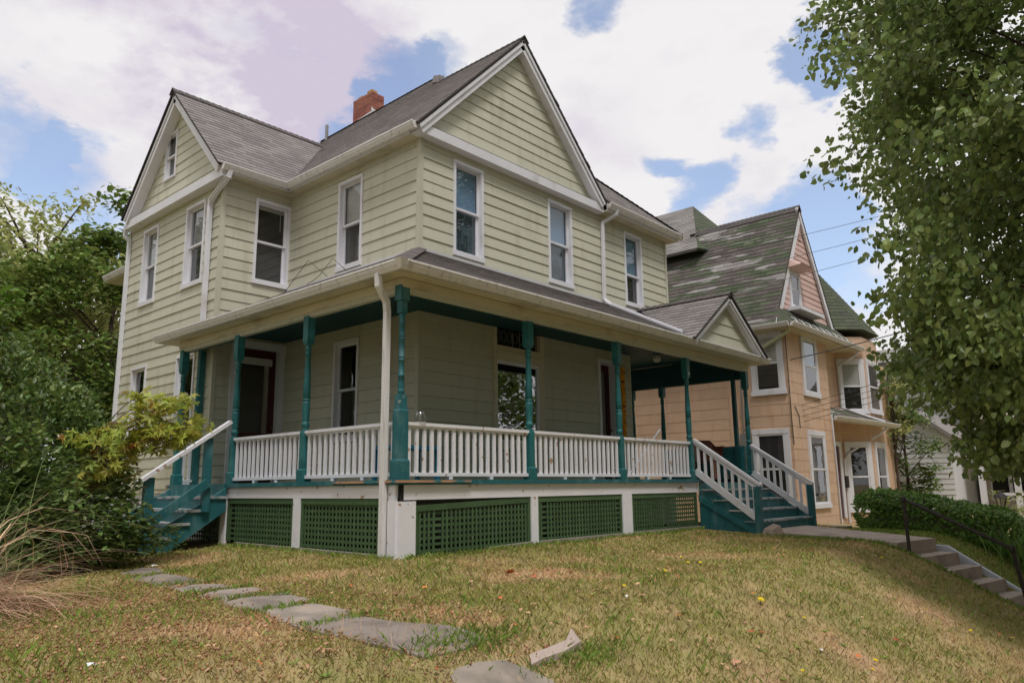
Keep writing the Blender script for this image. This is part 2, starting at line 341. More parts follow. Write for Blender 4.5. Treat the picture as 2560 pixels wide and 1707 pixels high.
def siding(parent, fr, z0, z1, lim, m, openings=(), expo=.2032, phase=3.989, proud=.019, name='siding_board', seams=True):
    """lapped boards between z0 and z1; lim(z) -> (u left, u right)"""
    k = math.floor((z0-phase)/expo+1e-6); z = phase + k*expo
    while z < z1-1e-4:
        a, b = max(z, z0), min(z+expo, z1)
        dep = lambda q, zz=z: proud + (.004-proud)*(q-zz)/expo
        cuts = sorted({a, b} | {e for o in openings for e in (o[2], o[3]) if a+1e-4 < e < b-1e-4})
        slabs = []
        for c0, c1 in zip(cuts, cuts[1:]):
            (l0, r0), (l1, r1) = lim(c0+1e-6), lim(c1-1e-6); mid = (c0+c1)/2
            segs = [[max(min(l0, l1), -99), max(r0, r1)]]; segs = [[None, None]]
            bl = sorted([(o[0], o[1]) for o in openings if o[2] < mid < o[3]])
            out = []; cur = None
            left = (l0, l1)
            for o0, o1 in bl:
                if o1 <= min(left): continue
                if o0 >= max(r0, r1): break
                if o0 > min(left)+.005: out.append((left, (o0, o0)))
                left = (o1, o1)
            if max(r0, r1) - min(left) > .01: out.append((left, (r0, r1)))
            slabs.append((c0, c1, out))
        comps = []
        for c0, c1, out in slabs:
            for L_, R_ in out:
                hit = [c for c in comps if any(abs(cc[1]-c0) < 1e-5 and min(cc[3][1], R_[0]) - max(cc[2][1], L_[0]) > .001 for cc in c)]
                cell = (c0, c1, L_, R_)
                if hit:
                    hit[0].append(cell)
                    for h in hit[1:]: hit[0].extend(h); comps.remove(h)
                else: comps.append([cell])
        for c in comps:
            runs = [c]
            if seams and len(c) == 1:
                c0, c1, L_, R_ = c[0]
                if R_[0]-L_[0] > 2.0:
                    s_ = L_[0] + (R_[0]-L_[0])*random.uniform(.3, .7)
                    runs = [[(c0, c1, L_, (s_-.003, s_-.003))], [(c0, c1, (s_+.003, s_+.003), R_)]]
            for rn in runs:
                mb = MB(); j = random.uniform(-.003, .003)
                for c0, c1, L_, R_ in rn:
                    lo = c0+(.008 if abs(c0-a) < 1e-6 else 0); p = [fr.P(L_[0], lo, dep(c0)+j), fr.P(R_[0], lo, dep(c0)+j), fr.P(R_[1], c1, dep(c1)+j), fr.P(L_[1], c1, dep(c1)+j),
                         fr.P(L_[0], c0, -.01), fr.P(R_[0], c0, -.01), fr.P(R_[1], c1, -.01), fr.P(L_[1], c1, -.01)]
                    mb.add(p, [(0, 1, 2, 3), (5, 4, 7, 6), (4, 5, 1, 0), (7, 3, 2, 6), (4, 0, 3, 7), (1, 5, 6, 2)])
                mb.build(name, m, parent)
        z += expo

def window(parent, fr, u0, u1, z0, z1, trim=None, cas=.055, sill=.09, depth=.11, mid=.5, upper='dark', lower='dark', single=False, proud=.034, glass=None, label=None, curtain_wand=False):
    trim = trim or M_WHITE; glass = glass or M_GLASS
    mb = MB(); B = lambda *a: fr.box(mb, *a)
    B(u0, u0+cas, z0+sill, z1-cas, -depth, proud); B(u1-cas, u1, z0+sill, z1-cas, -depth, proud)
    B(u0, u1, z1-cas, z1, -depth, proud+.008); B(u0-.012, u1+.012, z0, z0+sill, -depth, proud+.016)
    w = mb.build('window', trim, parent)
    if label: w['label'] = label
    a, b, c, d = u0+cas, u1-cas, z0+sill, z1-cas
    m = c + (d-c)*mid; fw = .042
    def sash(x0, x1, y0, y1, dd, th=.03):
        s = MB(); Q = lambda *a: fr.box(s, *a)
        Q(x0, x0+fw, y0, y1, dd-th, dd); Q(x1-fw, x1, y0, y1, dd-th, dd); Q(x0+fw, x1-fw, y0, y0+fw, dd-th, dd); Q(x0+fw, x1-fw, y1-fw, y1, dd-th, dd)
        s.build('sash', trim, w)
        g = MB(); g.add([fr.P(x0+fw-.004, y0+fw-.004, dd-th*.6), fr.P(x1-fw+.004, y0+fw-.004, dd-th*.6), fr.P(x1-fw+.004, y1-fw+.004, dd-th*.6), fr.P(x0+fw-.004, y1-fw+.004, dd-th*.6)], [(0, 1, 2, 3)])
        g.build('pane', glass, w)
    def behind(kind, y0, y1, dd):
        if kind in ('blue', 'curtain', 'screen', 'lace', 'blind'):
            g = MB(); mt = {'blue': M_BLUE, 'curtain': M_BLUED, 'screen': M_SCREEN, 'lace': M_CURT, 'blind': M_BLIND}[kind]
            n = 14; us = np.linspace(a+.01, b-.01, n+1); wv = {'lace': .018, 'curtain': .006}.get(kind, .0)
            vs = []
            for i, uu in enumerate(us):
                q = wv*math.sin(i*2.1)
                vs += [fr.P(uu, y0, dd+q), fr.P(uu, y1, dd+q)]
            g.add(vs, [(2*i, 2*i+2, 2*i+3, 2*i+1) for i in range(n)])
            g.build({'blue': 'roller_shade', 'curtain': 'curtain', 'screen': 'insect_screen', 'lace': 'lace_curtain', 'blind': 'blind'}[kind], mt, w)
        if kind == 'blinds_top':
            g = MB(); fr.box(g, a+.01, b-.01, y1-.09, y1-.01, dd-.03, dd)
            g.build('blind', M_BLIND, w)
            g = MB(); g.tube([fr.P(b-.09, y1-.09, dd), fr.P(b-.085, y1-.45, dd)], .006, 5); g.build('blind_wand', M_BLIND, w)
    if single:
        sash(a, b, c, d, -depth+.07); behind(upper, c, d, -depth-.01)
    else:
        sash(a, b, m-.02, d, -depth+.07); sash(a, b, c, m+.02, -depth+.036)
        behind(upper, m, d, -depth-.012); behind(lower, c, m, -depth-.02)
    # room behind the glass
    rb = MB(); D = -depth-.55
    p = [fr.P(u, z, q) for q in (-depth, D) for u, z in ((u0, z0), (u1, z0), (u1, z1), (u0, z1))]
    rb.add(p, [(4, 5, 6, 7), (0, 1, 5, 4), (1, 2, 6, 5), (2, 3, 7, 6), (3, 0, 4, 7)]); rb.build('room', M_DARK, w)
    return w

# --- shingles
def inside(poly, p):
    c = False; n = len(poly)
    for i in range(n):
        (x0, y0), (x1, y1) = poly[i], poly[(i+1) % n]
        if (y0 > p[1]) != (y1 > p[1]) and p[0] < (x1-x0)*(p[1]-y0)/(y1-y0)+x0: c = not c
    return c
def clip(sub, poly):      # Sutherland-Hodgman, poly convex ccw
    out = sub
    for i in range(len(poly)):
        a, b = poly[i], poly[(i+1) % len(poly)]
        e = lambda p: (b[0]-a[0])*(p[1]-a[1]) - (b[1]-a[1])*(p[0]-a[0])
        inp, out = out, []
        for j in range(len(inp)):
            p, q = inp[j-1], inp[j]; ep, eq = e(p), e(q)
            if (ep >= 0) != (eq >= 0):
                t = ep/(ep-eq); out.append((p[0]+(q[0]-p[0])*t, p[1]+(q[1]-p[1])*t))
            if eq >= 0: out.append(q)
        if not out: return []
    return out
class Roofer:
    """lays tabs on roof planes; the largest in view become single shingles, the rest one field"""
    def __init__(s, m, expo=.145, width=.305, lift=.011): s.m, s.expo, s.w, s.lift = m, expo, width, lift; s.full = []; s.cutv = {}
    def plane(s, part, poly, eave, holes=()):      # poly: 3d points of a convex plane ccw from outside, eave: unit vector along eave
        P = [np.array(p, float) for p in poly]; n = np.cross(P[1]-P[0], P[2]-P[0]); n /= np.linalg.norm(n)
        u = np.array(eave, float); u = u-n*(u@n); u /= np.linalg.norm(u); w = np.cross(n, u)
        if w[2] < 0: w = -w; u = -u
        O = P[0]; p2 = [((q-O)@u, (q-O)@w) for q in P]
        ar = sum(p2[i][0]*p2[(i+1) % len(p2)][1]-p2[(i+1) % len(p2)][0]*p2[i][1] for i in range(len(p2)))
        if ar < 0: p2 = p2[::-1]
        y0 = min(b for a, b in p2); y1 = max(b for a, b in p2); x0 = min(a for a, b in p2); x1 = max(a for a, b in p2)
        k = 0; y = y0
        while y < y1:
            x = x0 - s.w*((k % 2)*.5 + random.uniform(0, .12)) - s.w
            while x < x1:
                j = random.uniform(-.004, .004)
                rect = [(x+.004, y+j), (x+s.w-.004, y+j), (x+s.w-.004, y+s.expo+.012), (x+.004, y+s.expo+.012)]
                c = clip(rect, p2)
                if len(c) >= 3:
                    A = abs(sum(c[i-1][0]*c[i][1]-c[i][0]*c[i-1][1] for i in range(len(c))))/2
                    if A > .96*(s.w-.008)*(s.expo+.012): s.full.append((part, O+u*(x+s.w/2)+w*y, u, w, n))
                    elif A > 1e-4: s.cutv.setdefault(part.name, (part, []))[1].append(([O+u*a+w*b+n*(s.lift*(1-(b-y)/s.expo)+.003) for a, b in c], [O+u*a+w*b for a, b in c]))
                x += s.w
            y += s.expo; k += 1
    def finish(s, limit=290, single='shingle', field='shingle_field'):
        if s.full:
            C = np.array([f[1] for f in s.full]); uu, vv, zz = proj(C); d = C-CAM; dist = np.linalg.norm(d, axis=1)
            nn = np.array([f[4] for f in s.full]); facing = -(d*nn).sum(1)/dist
            vis = (zz > 0) & (uu > -20) & (uu < 2580) & (vv > -20) & (vv < 1730)
            score = np.where(vis, np.maximum(facing, 0)/dist**2, -1); order = np.argsort(-score)
        h, t, e = s.w/2-.004, s.lift, s.expo+.012
        tv = np.array([(-h, 0, t+.003), (h, 0, t+.003), (h, e, .003), (-h, e, .003), (-h, 0, -.004), (h, 0, -.004), (h, e, -.004), (-h, e, -.004)])
        tf = [(0, 1, 2, 3), (4, 5, 1, 0), (5, 6, 2, 1), (7, 4, 0, 3)]
        mb = MB(); mb.add(tv, tf); me = mb.mesh('shingle', s.m)
        fields = {}
        for r, i in enumerate(order if s.full else []):
            part, c, u, w, n = s.full[i]
            if r < limit and score[i] > 0:
                M = Matrix(((u[0], w[0], n[0], c[0]), (u[1], w[1], n[1], c[1]), (u[2], w[2], n[2], c[2]), (0, 0, 0, 1)))
                put(single, me, M, part)
            else: fields.setdefault(part.name, (part, []))[1].append(c + tv[:, :1]*u + tv[:, 1:2]*w + tv[:, 2:3]*n)
        for k in set(fields) | set(s.cutv):
            part = (fields.get(k) or s.cutv.get(k))[0]; mb = MB()
            for v in fields.get(k, (0, []))[1]: mb.add(v, tf)
            for top, bot in s.cutv.get(k, (0, []))[1]:
                n = len(top); mb.add(top+bot, [tuple(range(n))] + [(i, n+i, n+(i+1) % n, (i+1) % n) for i in range(n)])
            mb.build(field, s.m, part, kind='stuff')
def roofplane(parent, poly, name='roof', th=.035, m=None):
    P = [np.array(p, float) for p in poly]; n = np.cross(P[1]-P[0], P[2]-P[0]); n /= np.linalg.norm(n)
    mb = MB(); mb.prism(P, -n*th); return mb.build(name, m or M_DECK, parent)

# ------------------------------------------------------------------ ground
def gz(x, y):
    x = np.asarray(x, float); y = np.asarray(y, float)
    dx = np.maximum(-1.95-x, 0); dy = np.maximum(-1.9-y, 0); d = np.sqrt(dx*dx+dy*dy)
    z = -.93 - .06*2.5*(1-np.exp(-d/2.2)) - .05*np.clip(x-8, 0, 9)
    t = -5.0-y
    bank = np.where(t > 0, .50*(np.sqrt(t*t+.12)-.346), 0)
    z = z - bank
    zs = -1.75-.035*(np.clip(x, -30, 40)+7.9)
    k = .08
    z = np.where(t > 0, zs + np.log1p(np.exp(np.clip((z-zs)/k, -40, 40)))*k, z)
    z = z + .012*np.sin(x*2.3+1)*np.sin(y*1.9) + .006*np.sin(x*5.1)*np.cos(y*4.3)
    z = z - .30*np.clip((x-5.34)/.12, 0, 1)*np.clip((6.62-x)/.12, 0, 1)*np.clip((-5.40-y)/.12, 0, 1)
    z = z - .10*np.clip((x-6.6)/.1, 0, 1)*np.clip((9-x)/1.5, 0, 1)*np.clip((-4.6-y)/.5, 0, 1)
    far = np.sqrt((x-3)**2+(y)**2); z = z - np.clip((far-30)*.01, 0, 1.0)
    return z
def grid_axis(lo, hi, fine0, fine1, step, grow=1.35):
    a = list(np.arange(fine0, fine1+1e-6, step)); s = step
    while a[-1] < hi: s *= grow; a.append(a[-1]+s)
    s = step
    while a[0] > lo: s *= grow; a.insert(0, a[0]-s)
    return np.array(a)
gx = grid_axis(-350, 350, -10, 14, .16); gy = grid_axis(-350, 350, -10.5, 5, .16)
GX, GY = np.meshgrid(gx, gy); GZ = gz(GX, GY)
nx, ny = len(gx), len(gy); idx = np.arange(nx*ny).reshape(ny, nx)
F = np.stack([idx[:-1, :-1], idx[:-1, 1:], idx[1:, 1:], idx[1:, :-1]], -1).reshape(-1, 4)
fastmesh('lawn_ground', np.stack([GX, GY, GZ], -1).reshape(-1, 3), F, M_SOIL, smooth=True, kind='structure', label='sloping turf of brown and green patches')

# ------------------------------------------------------------------ the yellow house
YW, WX, WG, XW = 3.978, -1.444, 8.274, 7.938
house = empty('house', (3, 3, -.95), 'pale yellow clapboard two-storey house with teal posts round a corner porch', 'house')
FR = Frame((0, 0, 0), (1, 0, 0), (0, -1, 0)); LF = Frame((0, 0, 0), (0, 1, 0), (-1, 0, 0))
WF = Frame((0, YW, 0), (1, 0, 0), (0, -1, 0)); WS = Frame((WX, 0, 0), (0, 1, 0), (-1, 0, 0)); RF = Frame((XW, 0, 0), (0, 1, 0), (1, 0, 0))
cst = lambda a, b: (lambda z: (a, b))

op_front2 = [(.75, 1.50, 3.84, 5.60), (3.37, 4.15, 3.86, 5.61), (6.10, 6.83, 3.87, 5.61)]
op_front1 = [(1.75, 3.13, .55, 2.90), (4.93, 5.70, -.2, 2.52)]
op_left2 = [(1.56, 2.30, 3.82, 5.56)]; op_left1 = [(1.555, 2.295, .70, 2.50)]
op_wf2 = [(-.79, -.02, 3.80, 5.52)]; op_wf1 = [(-1.12, .0, -.2, 2.67)]
op_ws = [(4.64, 5.45, 3.80, 5.50), (6.74, 7.485, 3.78, 5.50), (6.82, 7.56, .76, 2.47), (4.67, 5.44, .76, 2.47)]
op_wg = [(6.12, 6.635, 6.40, 7.45)]
def wall(corners):
    mb = MB(); mb.box(*corners[0]); w = mb.build('wall', M_SIDING, house)
    for k in corners[1:]: mb = MB(); mb.box(*k); mb.build('corner_board', M_SIDING, w)
    return w
w_front = wall([(-.028, .045, -.030, .03, 3.6, 5.80), (-.026, .04, -.028, .03, -.03, 2.83), (XW-.05, XW+.028, -.030, .03, 3.7, 5.80)])
siding(w_front, FR, 3.70, 5.80, cst(.045, XW-.05), M_SIDING, op_front2)
siding(w_front, FR, -.03, 2.83, cst(.04, 6.175), M_SIDING, op_front1)
w_left = wall([(-.029, .0, .03, .07, 3.6, 5.80), (-.027, 0, .03, .07, -.03, 2.83), (-.028, .0, YW-.04, YW-.0, 3.0, 5.80)])
siding(w_left, LF, 3.70, 5.80, cst(.07, YW-.04), M_SIDING, op_left2)
siding(w_left, LF, -.03, 2.83, cst(.07, YW-.01), M_SIDING, op_left1)
w_wing = wall([(WX-.03, WX+.045, YW-.030, YW+.06, -.1, 5.80), (WX-.03, WX, WG-.05, WG+.028, -.15, 5.70)])
siding(w_wing, WF, 3.0, 5.80, cst(WX+.045, -.03), M_SIDING, op_wf2)
siding(w_wing, WF, -.03, 2.83, cst(WX+.045, -.03), M_SIDING, op_wf1)
siding(w_wing, WS, -.15, 5.72, cst(YW+.06, WG-.05), M_SIDING, op_ws)
w_right = wall([(XW-.001, XW+.027, .03, .08, 3.7, 5.8), (6.16, 6.20, -.0, .05, -.03, 2.83)])
siding(w_right, RF, 3.0, 5.80, cst(.08, 9.7), M_SIDING)
siding(w_right, Frame((6.175, 0, 0), (0, 1, 0), (1, 0, 0)), -.03, 2.83, cst(.05, 1.6), M_SIDING)
gab = wall([(2.45, 2.49, -.03, .0, 5.9, 8.3)])
siding(gab, Frame((0, -.03, 0), (1, 0, 0), (0, -1, 0)), 5.93, 8.45, lambda z: (2.47-(8.50-z)*.975, 2.47+(8.50-z)*1.0), M_SIDING, seams=True)
gabw = wall([(WX-.02, WX, 5.9, 5.96, 5.8, 7.9)])
siding(gabw, Frame((WX-.02, 0, 0), (0, 1, 0), (-1, 0, 0)), 5.88, 8.0, lambda z: (5.93-(8.02-z)*.97, 5.93+(8.02-z)*.97), M_SIDING, op_wg)

# windows
wa = window(house, FR, *op_front2[0], upper='blue', lower='curtain', label='window with blue shade and lettered curtain')
wb = window(house, FR, *op_front2[1], upper='blue', lower='curtain', label='window with knot pattern on its curtain')
wc = window(house, FR, *op_front2[2], upper='blue', lower='screen', mid=.42)
window(house, LF, *op_left2[0], upper='blind', lower='screen'); window(house, LF, *op_left1[0], upper='dark', lower='dark')
window(house, WF, *op_wf2[0], upper='blinds_top', lower='screen')
window(house, WS, *op_ws[0], upper='lace', lower='screen'); window(house, WS, *op_ws[1], upper='lace', lower='screen')
window(house, WS, *op_ws[2], upper='dark', lower='dark'); window(house, WS, *op_ws[3], upper='dark', lower='dark')
window(house, Frame((WX-.02, 0, 0), (0, 1, 0), (-1, 0, 0)), *op_wg[0], upper='screen', lower='screen', cas=.035, sill=.04, depth=.07)
def stroke(fr, pts, d, w=.022):
    mb = MB()
    for p, q in zip(pts, pts[1:]): mb.beam(fr.P(*p, d), fr.P(*q, d), .006, w, up=tuple(np.cross(fr.n, (fr.P(*q)-fr.P(*p))/np.linalg.norm(fr.P(*q)-fr.P(*p)))))
    return mb
D_ = -.118
def emblem(pts_list, w):
    mb = MB()
    for pts in pts_list:
        s = stroke(FR, pts, D_, .014); mb.add(s.v, s.f)
    mb.build('emblem', M_BLUED if False else M_BLUEL, w)
def outline_letter(pts, ox, oz): return [(ox+a, oz+b) for a, b in pts]
Bo = [(0, 0), (.20, 0), (.225, .05), (.20, .12), (.225, .19), (.19, .25), (0, .25), (.04, .205), (.0, .0)]
Bi = [(.055, .05), (.165, .05), (.165, .09), (.055, .09), (.055, .05)]; Bj = [(.075, .15), (.165, .15), (.165, .20), (.075, .20), (.075, .15)]
Uo = [(0, .25), (0, 0), (.20, 0), (.20, .25), (.14, .25), (.14, .06), (.06, .06), (.06, .25), (0, .25)]
emblem([outline_letter(Bo, .86, 4.36), outline_letter(Bi, .86, 4.36), outline_letter(Bj, .86, 4.36), outline_letter(Uo, 1.01, 4.06)], wa)
kn = []
for i in range(-2, 3):
    kn.append([(3.76+.06*i-.10, 4.20-.10+abs(i)*.02), (3.76+.06*i+.10, 4.20+.14-abs(i)*.02)]); kn.append([(3.76+.06*i+.10, 4.20-.10+abs(i)*.02), (3.76+.06*i-.10, 4.20+.14-abs(i)*.02)])
kn.append([(3.66, 4.10), (3.60, 4.20), (3.66, 4.34), (3.76, 4.44), (3.86, 4.34), (3.92, 4.20), (3.86, 4.08), (3.76, 4.02), (3.66, 4.10)])
emblem(kn, wb)

# the big porch window: transom over plate glass
def big_window():
    mb = MB(); B = lambda *a: FR.box(mb, *a)
    u0, u1 = 1.75, 3.13
    B(u0, u0+.07, .55, 2.90, -.10, .04); B(u1-.10, u1, .55, 2.90, -.10, .04); B(u0+.07, u1-.10, 2.80, 2.90, -.10, .04); B(u0+.07, u1-.10, 2.14, 2.40, -.10, .05)
    B(u0+.07, u1-.10, 2.24, 2.30, .05, .075); B(u0-.01, u1+.01, .55, .66, -.10, .06)
    w = mb.build('window', M_FRIEZE, house, label='wide porch window of plate glass under a leaded transom')
    s = MB(); Q = lambda *a: FR.box(s, *a)
    a, b = u0+.07, u1-.10
    Q(a, a+.05, .66, 2.14, -.06, .0); Q(b-.05, b, .66, 2.14, -.06, .0); Q(a+.05, b-.05, .66, .72, -.06, .0); Q(a+.05, b-.05, 2.08, 2.14, -.06, .0)
    s.build('sash', M_WHITE, w)
    g = MB(); g.add([FR.P(a+.045, .71, -.03), FR.P(b-.045, .71, -.03), FR.P(b-.045, 2.09, -.03), FR.P(a+.045, 2.09, -.03)], [(0, 1, 2, 3)]); g.build('pane', M_GLASSD, w)
    g = MB(); g.add([FR.P(a, 2.40, -.05), FR.P(b, 2.40, -.05), FR.P(b, 2.80, -.05), FR.P(a, 2.80, -.05)], [(0, 1, 2, 3)]); g.build('transom', M_GLASS, w)
    g = MB()
    for uu in (a+.02, a+.50, a+.70, b-.02): g.tube([FR.P(uu, 2.40, -.04), FR.P(uu, 2.80, -.04)], .008, 5)
    for k in range(7):
        cx = a+.10+.16*k; g.tube([FR.P(cx+.06*math.cos(t), 2.6+.11*math.sin(t), -.042) for t in np.linspace(0, 6.28, 10)], .005, 4)
    g.build('leading', M_METAL, w)
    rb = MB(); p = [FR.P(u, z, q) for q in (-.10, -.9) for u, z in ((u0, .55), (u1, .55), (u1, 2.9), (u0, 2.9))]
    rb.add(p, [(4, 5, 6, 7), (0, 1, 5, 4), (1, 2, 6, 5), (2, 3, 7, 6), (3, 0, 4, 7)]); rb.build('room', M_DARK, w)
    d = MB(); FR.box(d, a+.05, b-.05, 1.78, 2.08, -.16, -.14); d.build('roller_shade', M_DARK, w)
big_window()
# doors
def door(fr, u0, u1, z1, cas, depth, glass, label):
    mb = MB(); B = lambda *a: fr.box(mb, *a)
    B(u0, u0+cas, 0, z1-cas, -depth, .04); B(u1-cas, u1, 0, z1-cas, -depth, .04); B(u0-.01, u1+.01, z1-cas, z1, -depth, .05)
    fr_ = mb.build('door_frame', M_WHITE, house, label=label)
    d = MB(); a, b, t = u0+cas, u1-cas, z1-cas
    fr.box(d, a, b, 0, .95, -depth-.04, -depth); fr.box(d, a, a+.12, .95, t, -depth-.04, -depth); fr.box(d, b-.12, b, .95, t, -depth-.04, -depth); fr.box(d, a+.12, b-.12, t-.15, t, -depth-.04, -depth)
    for k in range(2): fr.box(d, a+.12+k*(b-a-.2)/2, a+.12+k*(b-a-.2)/2+(b-a-.34)/2, .2, .8, -depth, -depth+.012)
    dd = d.build('door', M_DOOR, fr_)
    g = MB(); g.add([fr.P(a+.11, .94, -depth-.02), fr.P(b-.11, .94, -depth-.02), fr.P(b-.11, t-.14, -depth-.02), fr.P(a+.11, t-.14, -depth-.02)], [(0, 1, 2, 3)]); g.build('pane', M_GLASS, fr_)
    if glass:
        g = MB(); fr.box(g, a+.10, b-.10, t-.30, t-.17, -depth, -depth+.04); g.build('blind', M_BLIND, fr_)
        g = MB(); g.tube([fr.P(b-.2, t-.3, -depth+.02), fr.P(b-.19, t-1.1, -depth+.02)], .006, 5); g.build('blind_wand', M_BLIND, fr_)
    g = MB(); kx = fr.P(b-.06, 1.05, -depth+.05); g.tube([kx-fr.n*.05, kx-fr.n*.01, kx, kx+fr.n*.02], [.012, .015, .03, .02], 10); g.build('door_handle', M_BRASS, fr_)
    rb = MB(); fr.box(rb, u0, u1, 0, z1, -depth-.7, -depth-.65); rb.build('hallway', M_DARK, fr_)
door(WF, -1.12, .0, 2.67, .13, .09, True, 'dark red side door behind the steps')
door(FR, 4.93, 5.70, 2.52, .07, .20, False, 'narrow red front door set deep in its frame')

# --- roofs
ZL = lambda x: 6.155+1.027*x
ZF = lambda y: 5.97+1.027*(y+.3)
ZW = lambda y: 5.90+1.03*(y-3.70) if y <= 5.93 else 5.90+1.03*(8.16-y)
roofer = Roofer(M_SHIN)
def rp(polys, eave, lab=None, shing=True):
    part = roofplane(house, polys[0], 'roof')
    for p in polys[1:]:
        P = [np.array(q, float) for q in p]; n = np.cross(P[1]-P[0], P[2]-P[0]); n /= np.linalg.norm(n)
        mb = MB(); mb.prism(P, -n*.035); mb.build('roof_deck', M_DECK, part)
    if shing:
        for p in polys: roofer.plane(part, p, eave)
    return part
g2 = 2.30
r_left = rp([[(-.29, -.24, ZL(-.29)), (-.29, 2.2, ZL(-.29)), (2.47, 2.2, ZL(2.47)), (2.47, -.24, ZL(2.47))][::-1],
             [(-.29, 2.2, ZL(-.29)), (2.47, 2.2, ZL(2.47)), (1.99, 5.93, ZL(1.99)), (-.29, 3.66, ZL(-.29))],
             [(2.47, 2.2, ZL(2.47)), (3.28, 3.15, ZL(3.28)), (2.85, 7.4, ZL(2.85)), (1.99, 5.93, ZL(1.99))]], (0, 1, 0))
ZR = lambda x: 8.692-1.0*(x-2.47)
r_gr = rp([[(2.47, -.24, 8.692), (5.19, -.24, ZR(5.19)), (2.47, 2.35, 8.692)]], (0, 1, 0))
r_front = rp([[(5.19, -.31, ZF(-.31)), (8.22, -.31, ZF(-.31)), (3.28, 3.15, ZF(3.15)), (2.47, 2.35, ZF(2.35))]], (1, 0, 0))
r_right = rp([[(8.22, -.31, 5.96), (8.22, 10, 5.96), (2.85, 7.4, 9.08)]], (0, 1, 0), shing=False)
rp([[(8.22, -.31, 5.96), (2.85, 7.4, 9.08), (3.28, 3.15, 9.51)]], (0, 1, 0), shing=False)
rp([[(8.22, 10, 5.96), (-.29, 10, 5.96), (2.85, 7.4, 9.08)]], (1, 0, 0), shing=False)
rp([[(-.29, 10, 5.96), (-.29, 8.16, 5.90), (1.99, 5.93, 8.19), (2.85, 7.4, 9.08)]], (0, 1, 0), shing=False)
r_wing = rp([[(-1.74, 3.68, ZW(3.68)), (-.27, 3.68, ZW(3.68)), (1.99, 5.93, ZW(5.93)), (-1.74, 5.93, ZW(5.93))]], (1, 0, 0))
rp([[(-1.74, 8.18, ZW(8.18)), (-1.74, 5.93, ZW(5.93)), (1.99, 5.93, ZW(5.93)), (-.27, 8.18, ZW(8.18))]], (1, 0, 0), shing=False)
def caps(part, p, q, n=None, w=.13, drop=.10, side=(1, 0, 0), m=None):
    p = np.array(p, float); q = np.array(q, float); L = np.linalg.norm(q-p); k = max(2, int(L/.145)); s = np.array(side, float)
    mb = MB()
    for i in range(k):
        a = p+(q-p)*(i/k); b = p+(q-p)*min(1, (i+1.18)/k); up = np.array((0, 0, 1.))
        t0, t1 = .034, .018
        for sg in (1, -1):
            mb.add([a+up*t0, b+up*t1, b+s*sg*w+up*(t1-drop), a+s*sg*w+up*(t0-drop), a+up*(t0-.02), a+s*sg*w+up*(t0-drop-.02)], [(0, 1, 2, 3), (0, 3, 5, 4)])
    return mb.build('ridge_cap', m or M_CAP, part, kind='stuff')
caps(r_left, (2.47, -.26, 8.70), (2.47, 2.25, 8.70), drop=.135)
caps(r_left, (3.28, 3.12, 9.53), (2.85, 7.4, 9.10), drop=.12)
caps(r_front, (3.28, 3.15, 9.53), (2.5, 2.33, 8.72), side=(.7, -.7, 0), drop=.02)
caps(r_front, (8.22, -.31, 5.98), (3.28, 3.15, 9.53), side=(.57, .82, 0), drop=.08)
caps(r_wing, (-1.76, 5.93, 8.215), (1.95, 5.93, 8.215), side=(0, 1, 0), drop=.135)
# porch roof
ZP = lambda y: 2.66+.512*(y+2.15)
PK, PA, PB, PZ = 6.575, 4.94, 8.21, 3.82
r_pf = rp([[(-2.16, -2.16, ZP(-2.16)), (4.94, -2.16, ZP(-2.16)), (4.94, -.02, ZP(-.02)), (-.02, -.02, ZP(-.02))],
           [(4.94, -2.16, ZP(-2.16)), (6.50, -.02, ZP(-.02)), (4.94, -.02, ZP(-.02))],
           [(8.21, -2.16, ZP(-2.16)), (8.46, -2.16, ZP(-2.16)), (8.46, -.02, ZP(-.02)), (6.65, -.02, ZP(-.02))]], (1, 0, 0))
r_pl = rp([[(-2.16, -2.16, ZP(-2.16)), (-.02, -.02, ZP(-.02)), (-.02, YW, ZP(-.02)), (-2.16, YW, ZP(-2.16))],
           [(-2.16, YW, ZP(-2.16)), (WX, YW, ZP(WX)), (WX, 4.72, ZP(WX)), (-2.16, 4.72, ZP(-2.16))]], (0, 1, 0))
caps(r_pf, (-2.16, -2.16, 2.675), (-.03, -.03, 3.765), side=(.7, -.7, 0), drop=.035, m=M_SHIN)
zg = lambda x: 2.665+(PZ-2.665)*(x-PA)/(PK-PA) if x < PK else 2.665+(PZ-2.665)*(PB-x)/(PB-PK)
r_pg = rp([[(PA-.02, -2.30, zg(PA)-.012), (PK, -2.30, PZ), (PK, -.02, PZ), (PA-.02, -2.14, zg(PA)-.012)]], (0, 1, 0))
rp([[(PB+.02, -2.30, zg(PB)-.012), (PB+.02, -2.14, zg(PB)-.012), (PK, -.02, PZ), (PK, -2.30, PZ)]], (0, 1, 0))
caps(r_pg, (PK, -2.31, PZ+.012), (PK, -.03, PZ+.012), drop=.085)
roofer.finish(290)
# porch gable face
pgw = MB(); pgw.prism([(PA+.05, -2.12, 2.66), (PB-.05, -2.12, 2.66), (PK, -2.12, PZ-.06)], (0, .06, 0)); pgw = pgw.build('wall', M_FRIEZE, house)
siding(pgw, Frame((0, -2.12, 0), (1, 0, 0), (0, -1, 0)), 2.68, 3.70, lambda z: (PK-(3.72-z)*1.36, PK+(3.72-z)*1.36), M_SIDING, expo=.235, phase=2.68, seams=False)
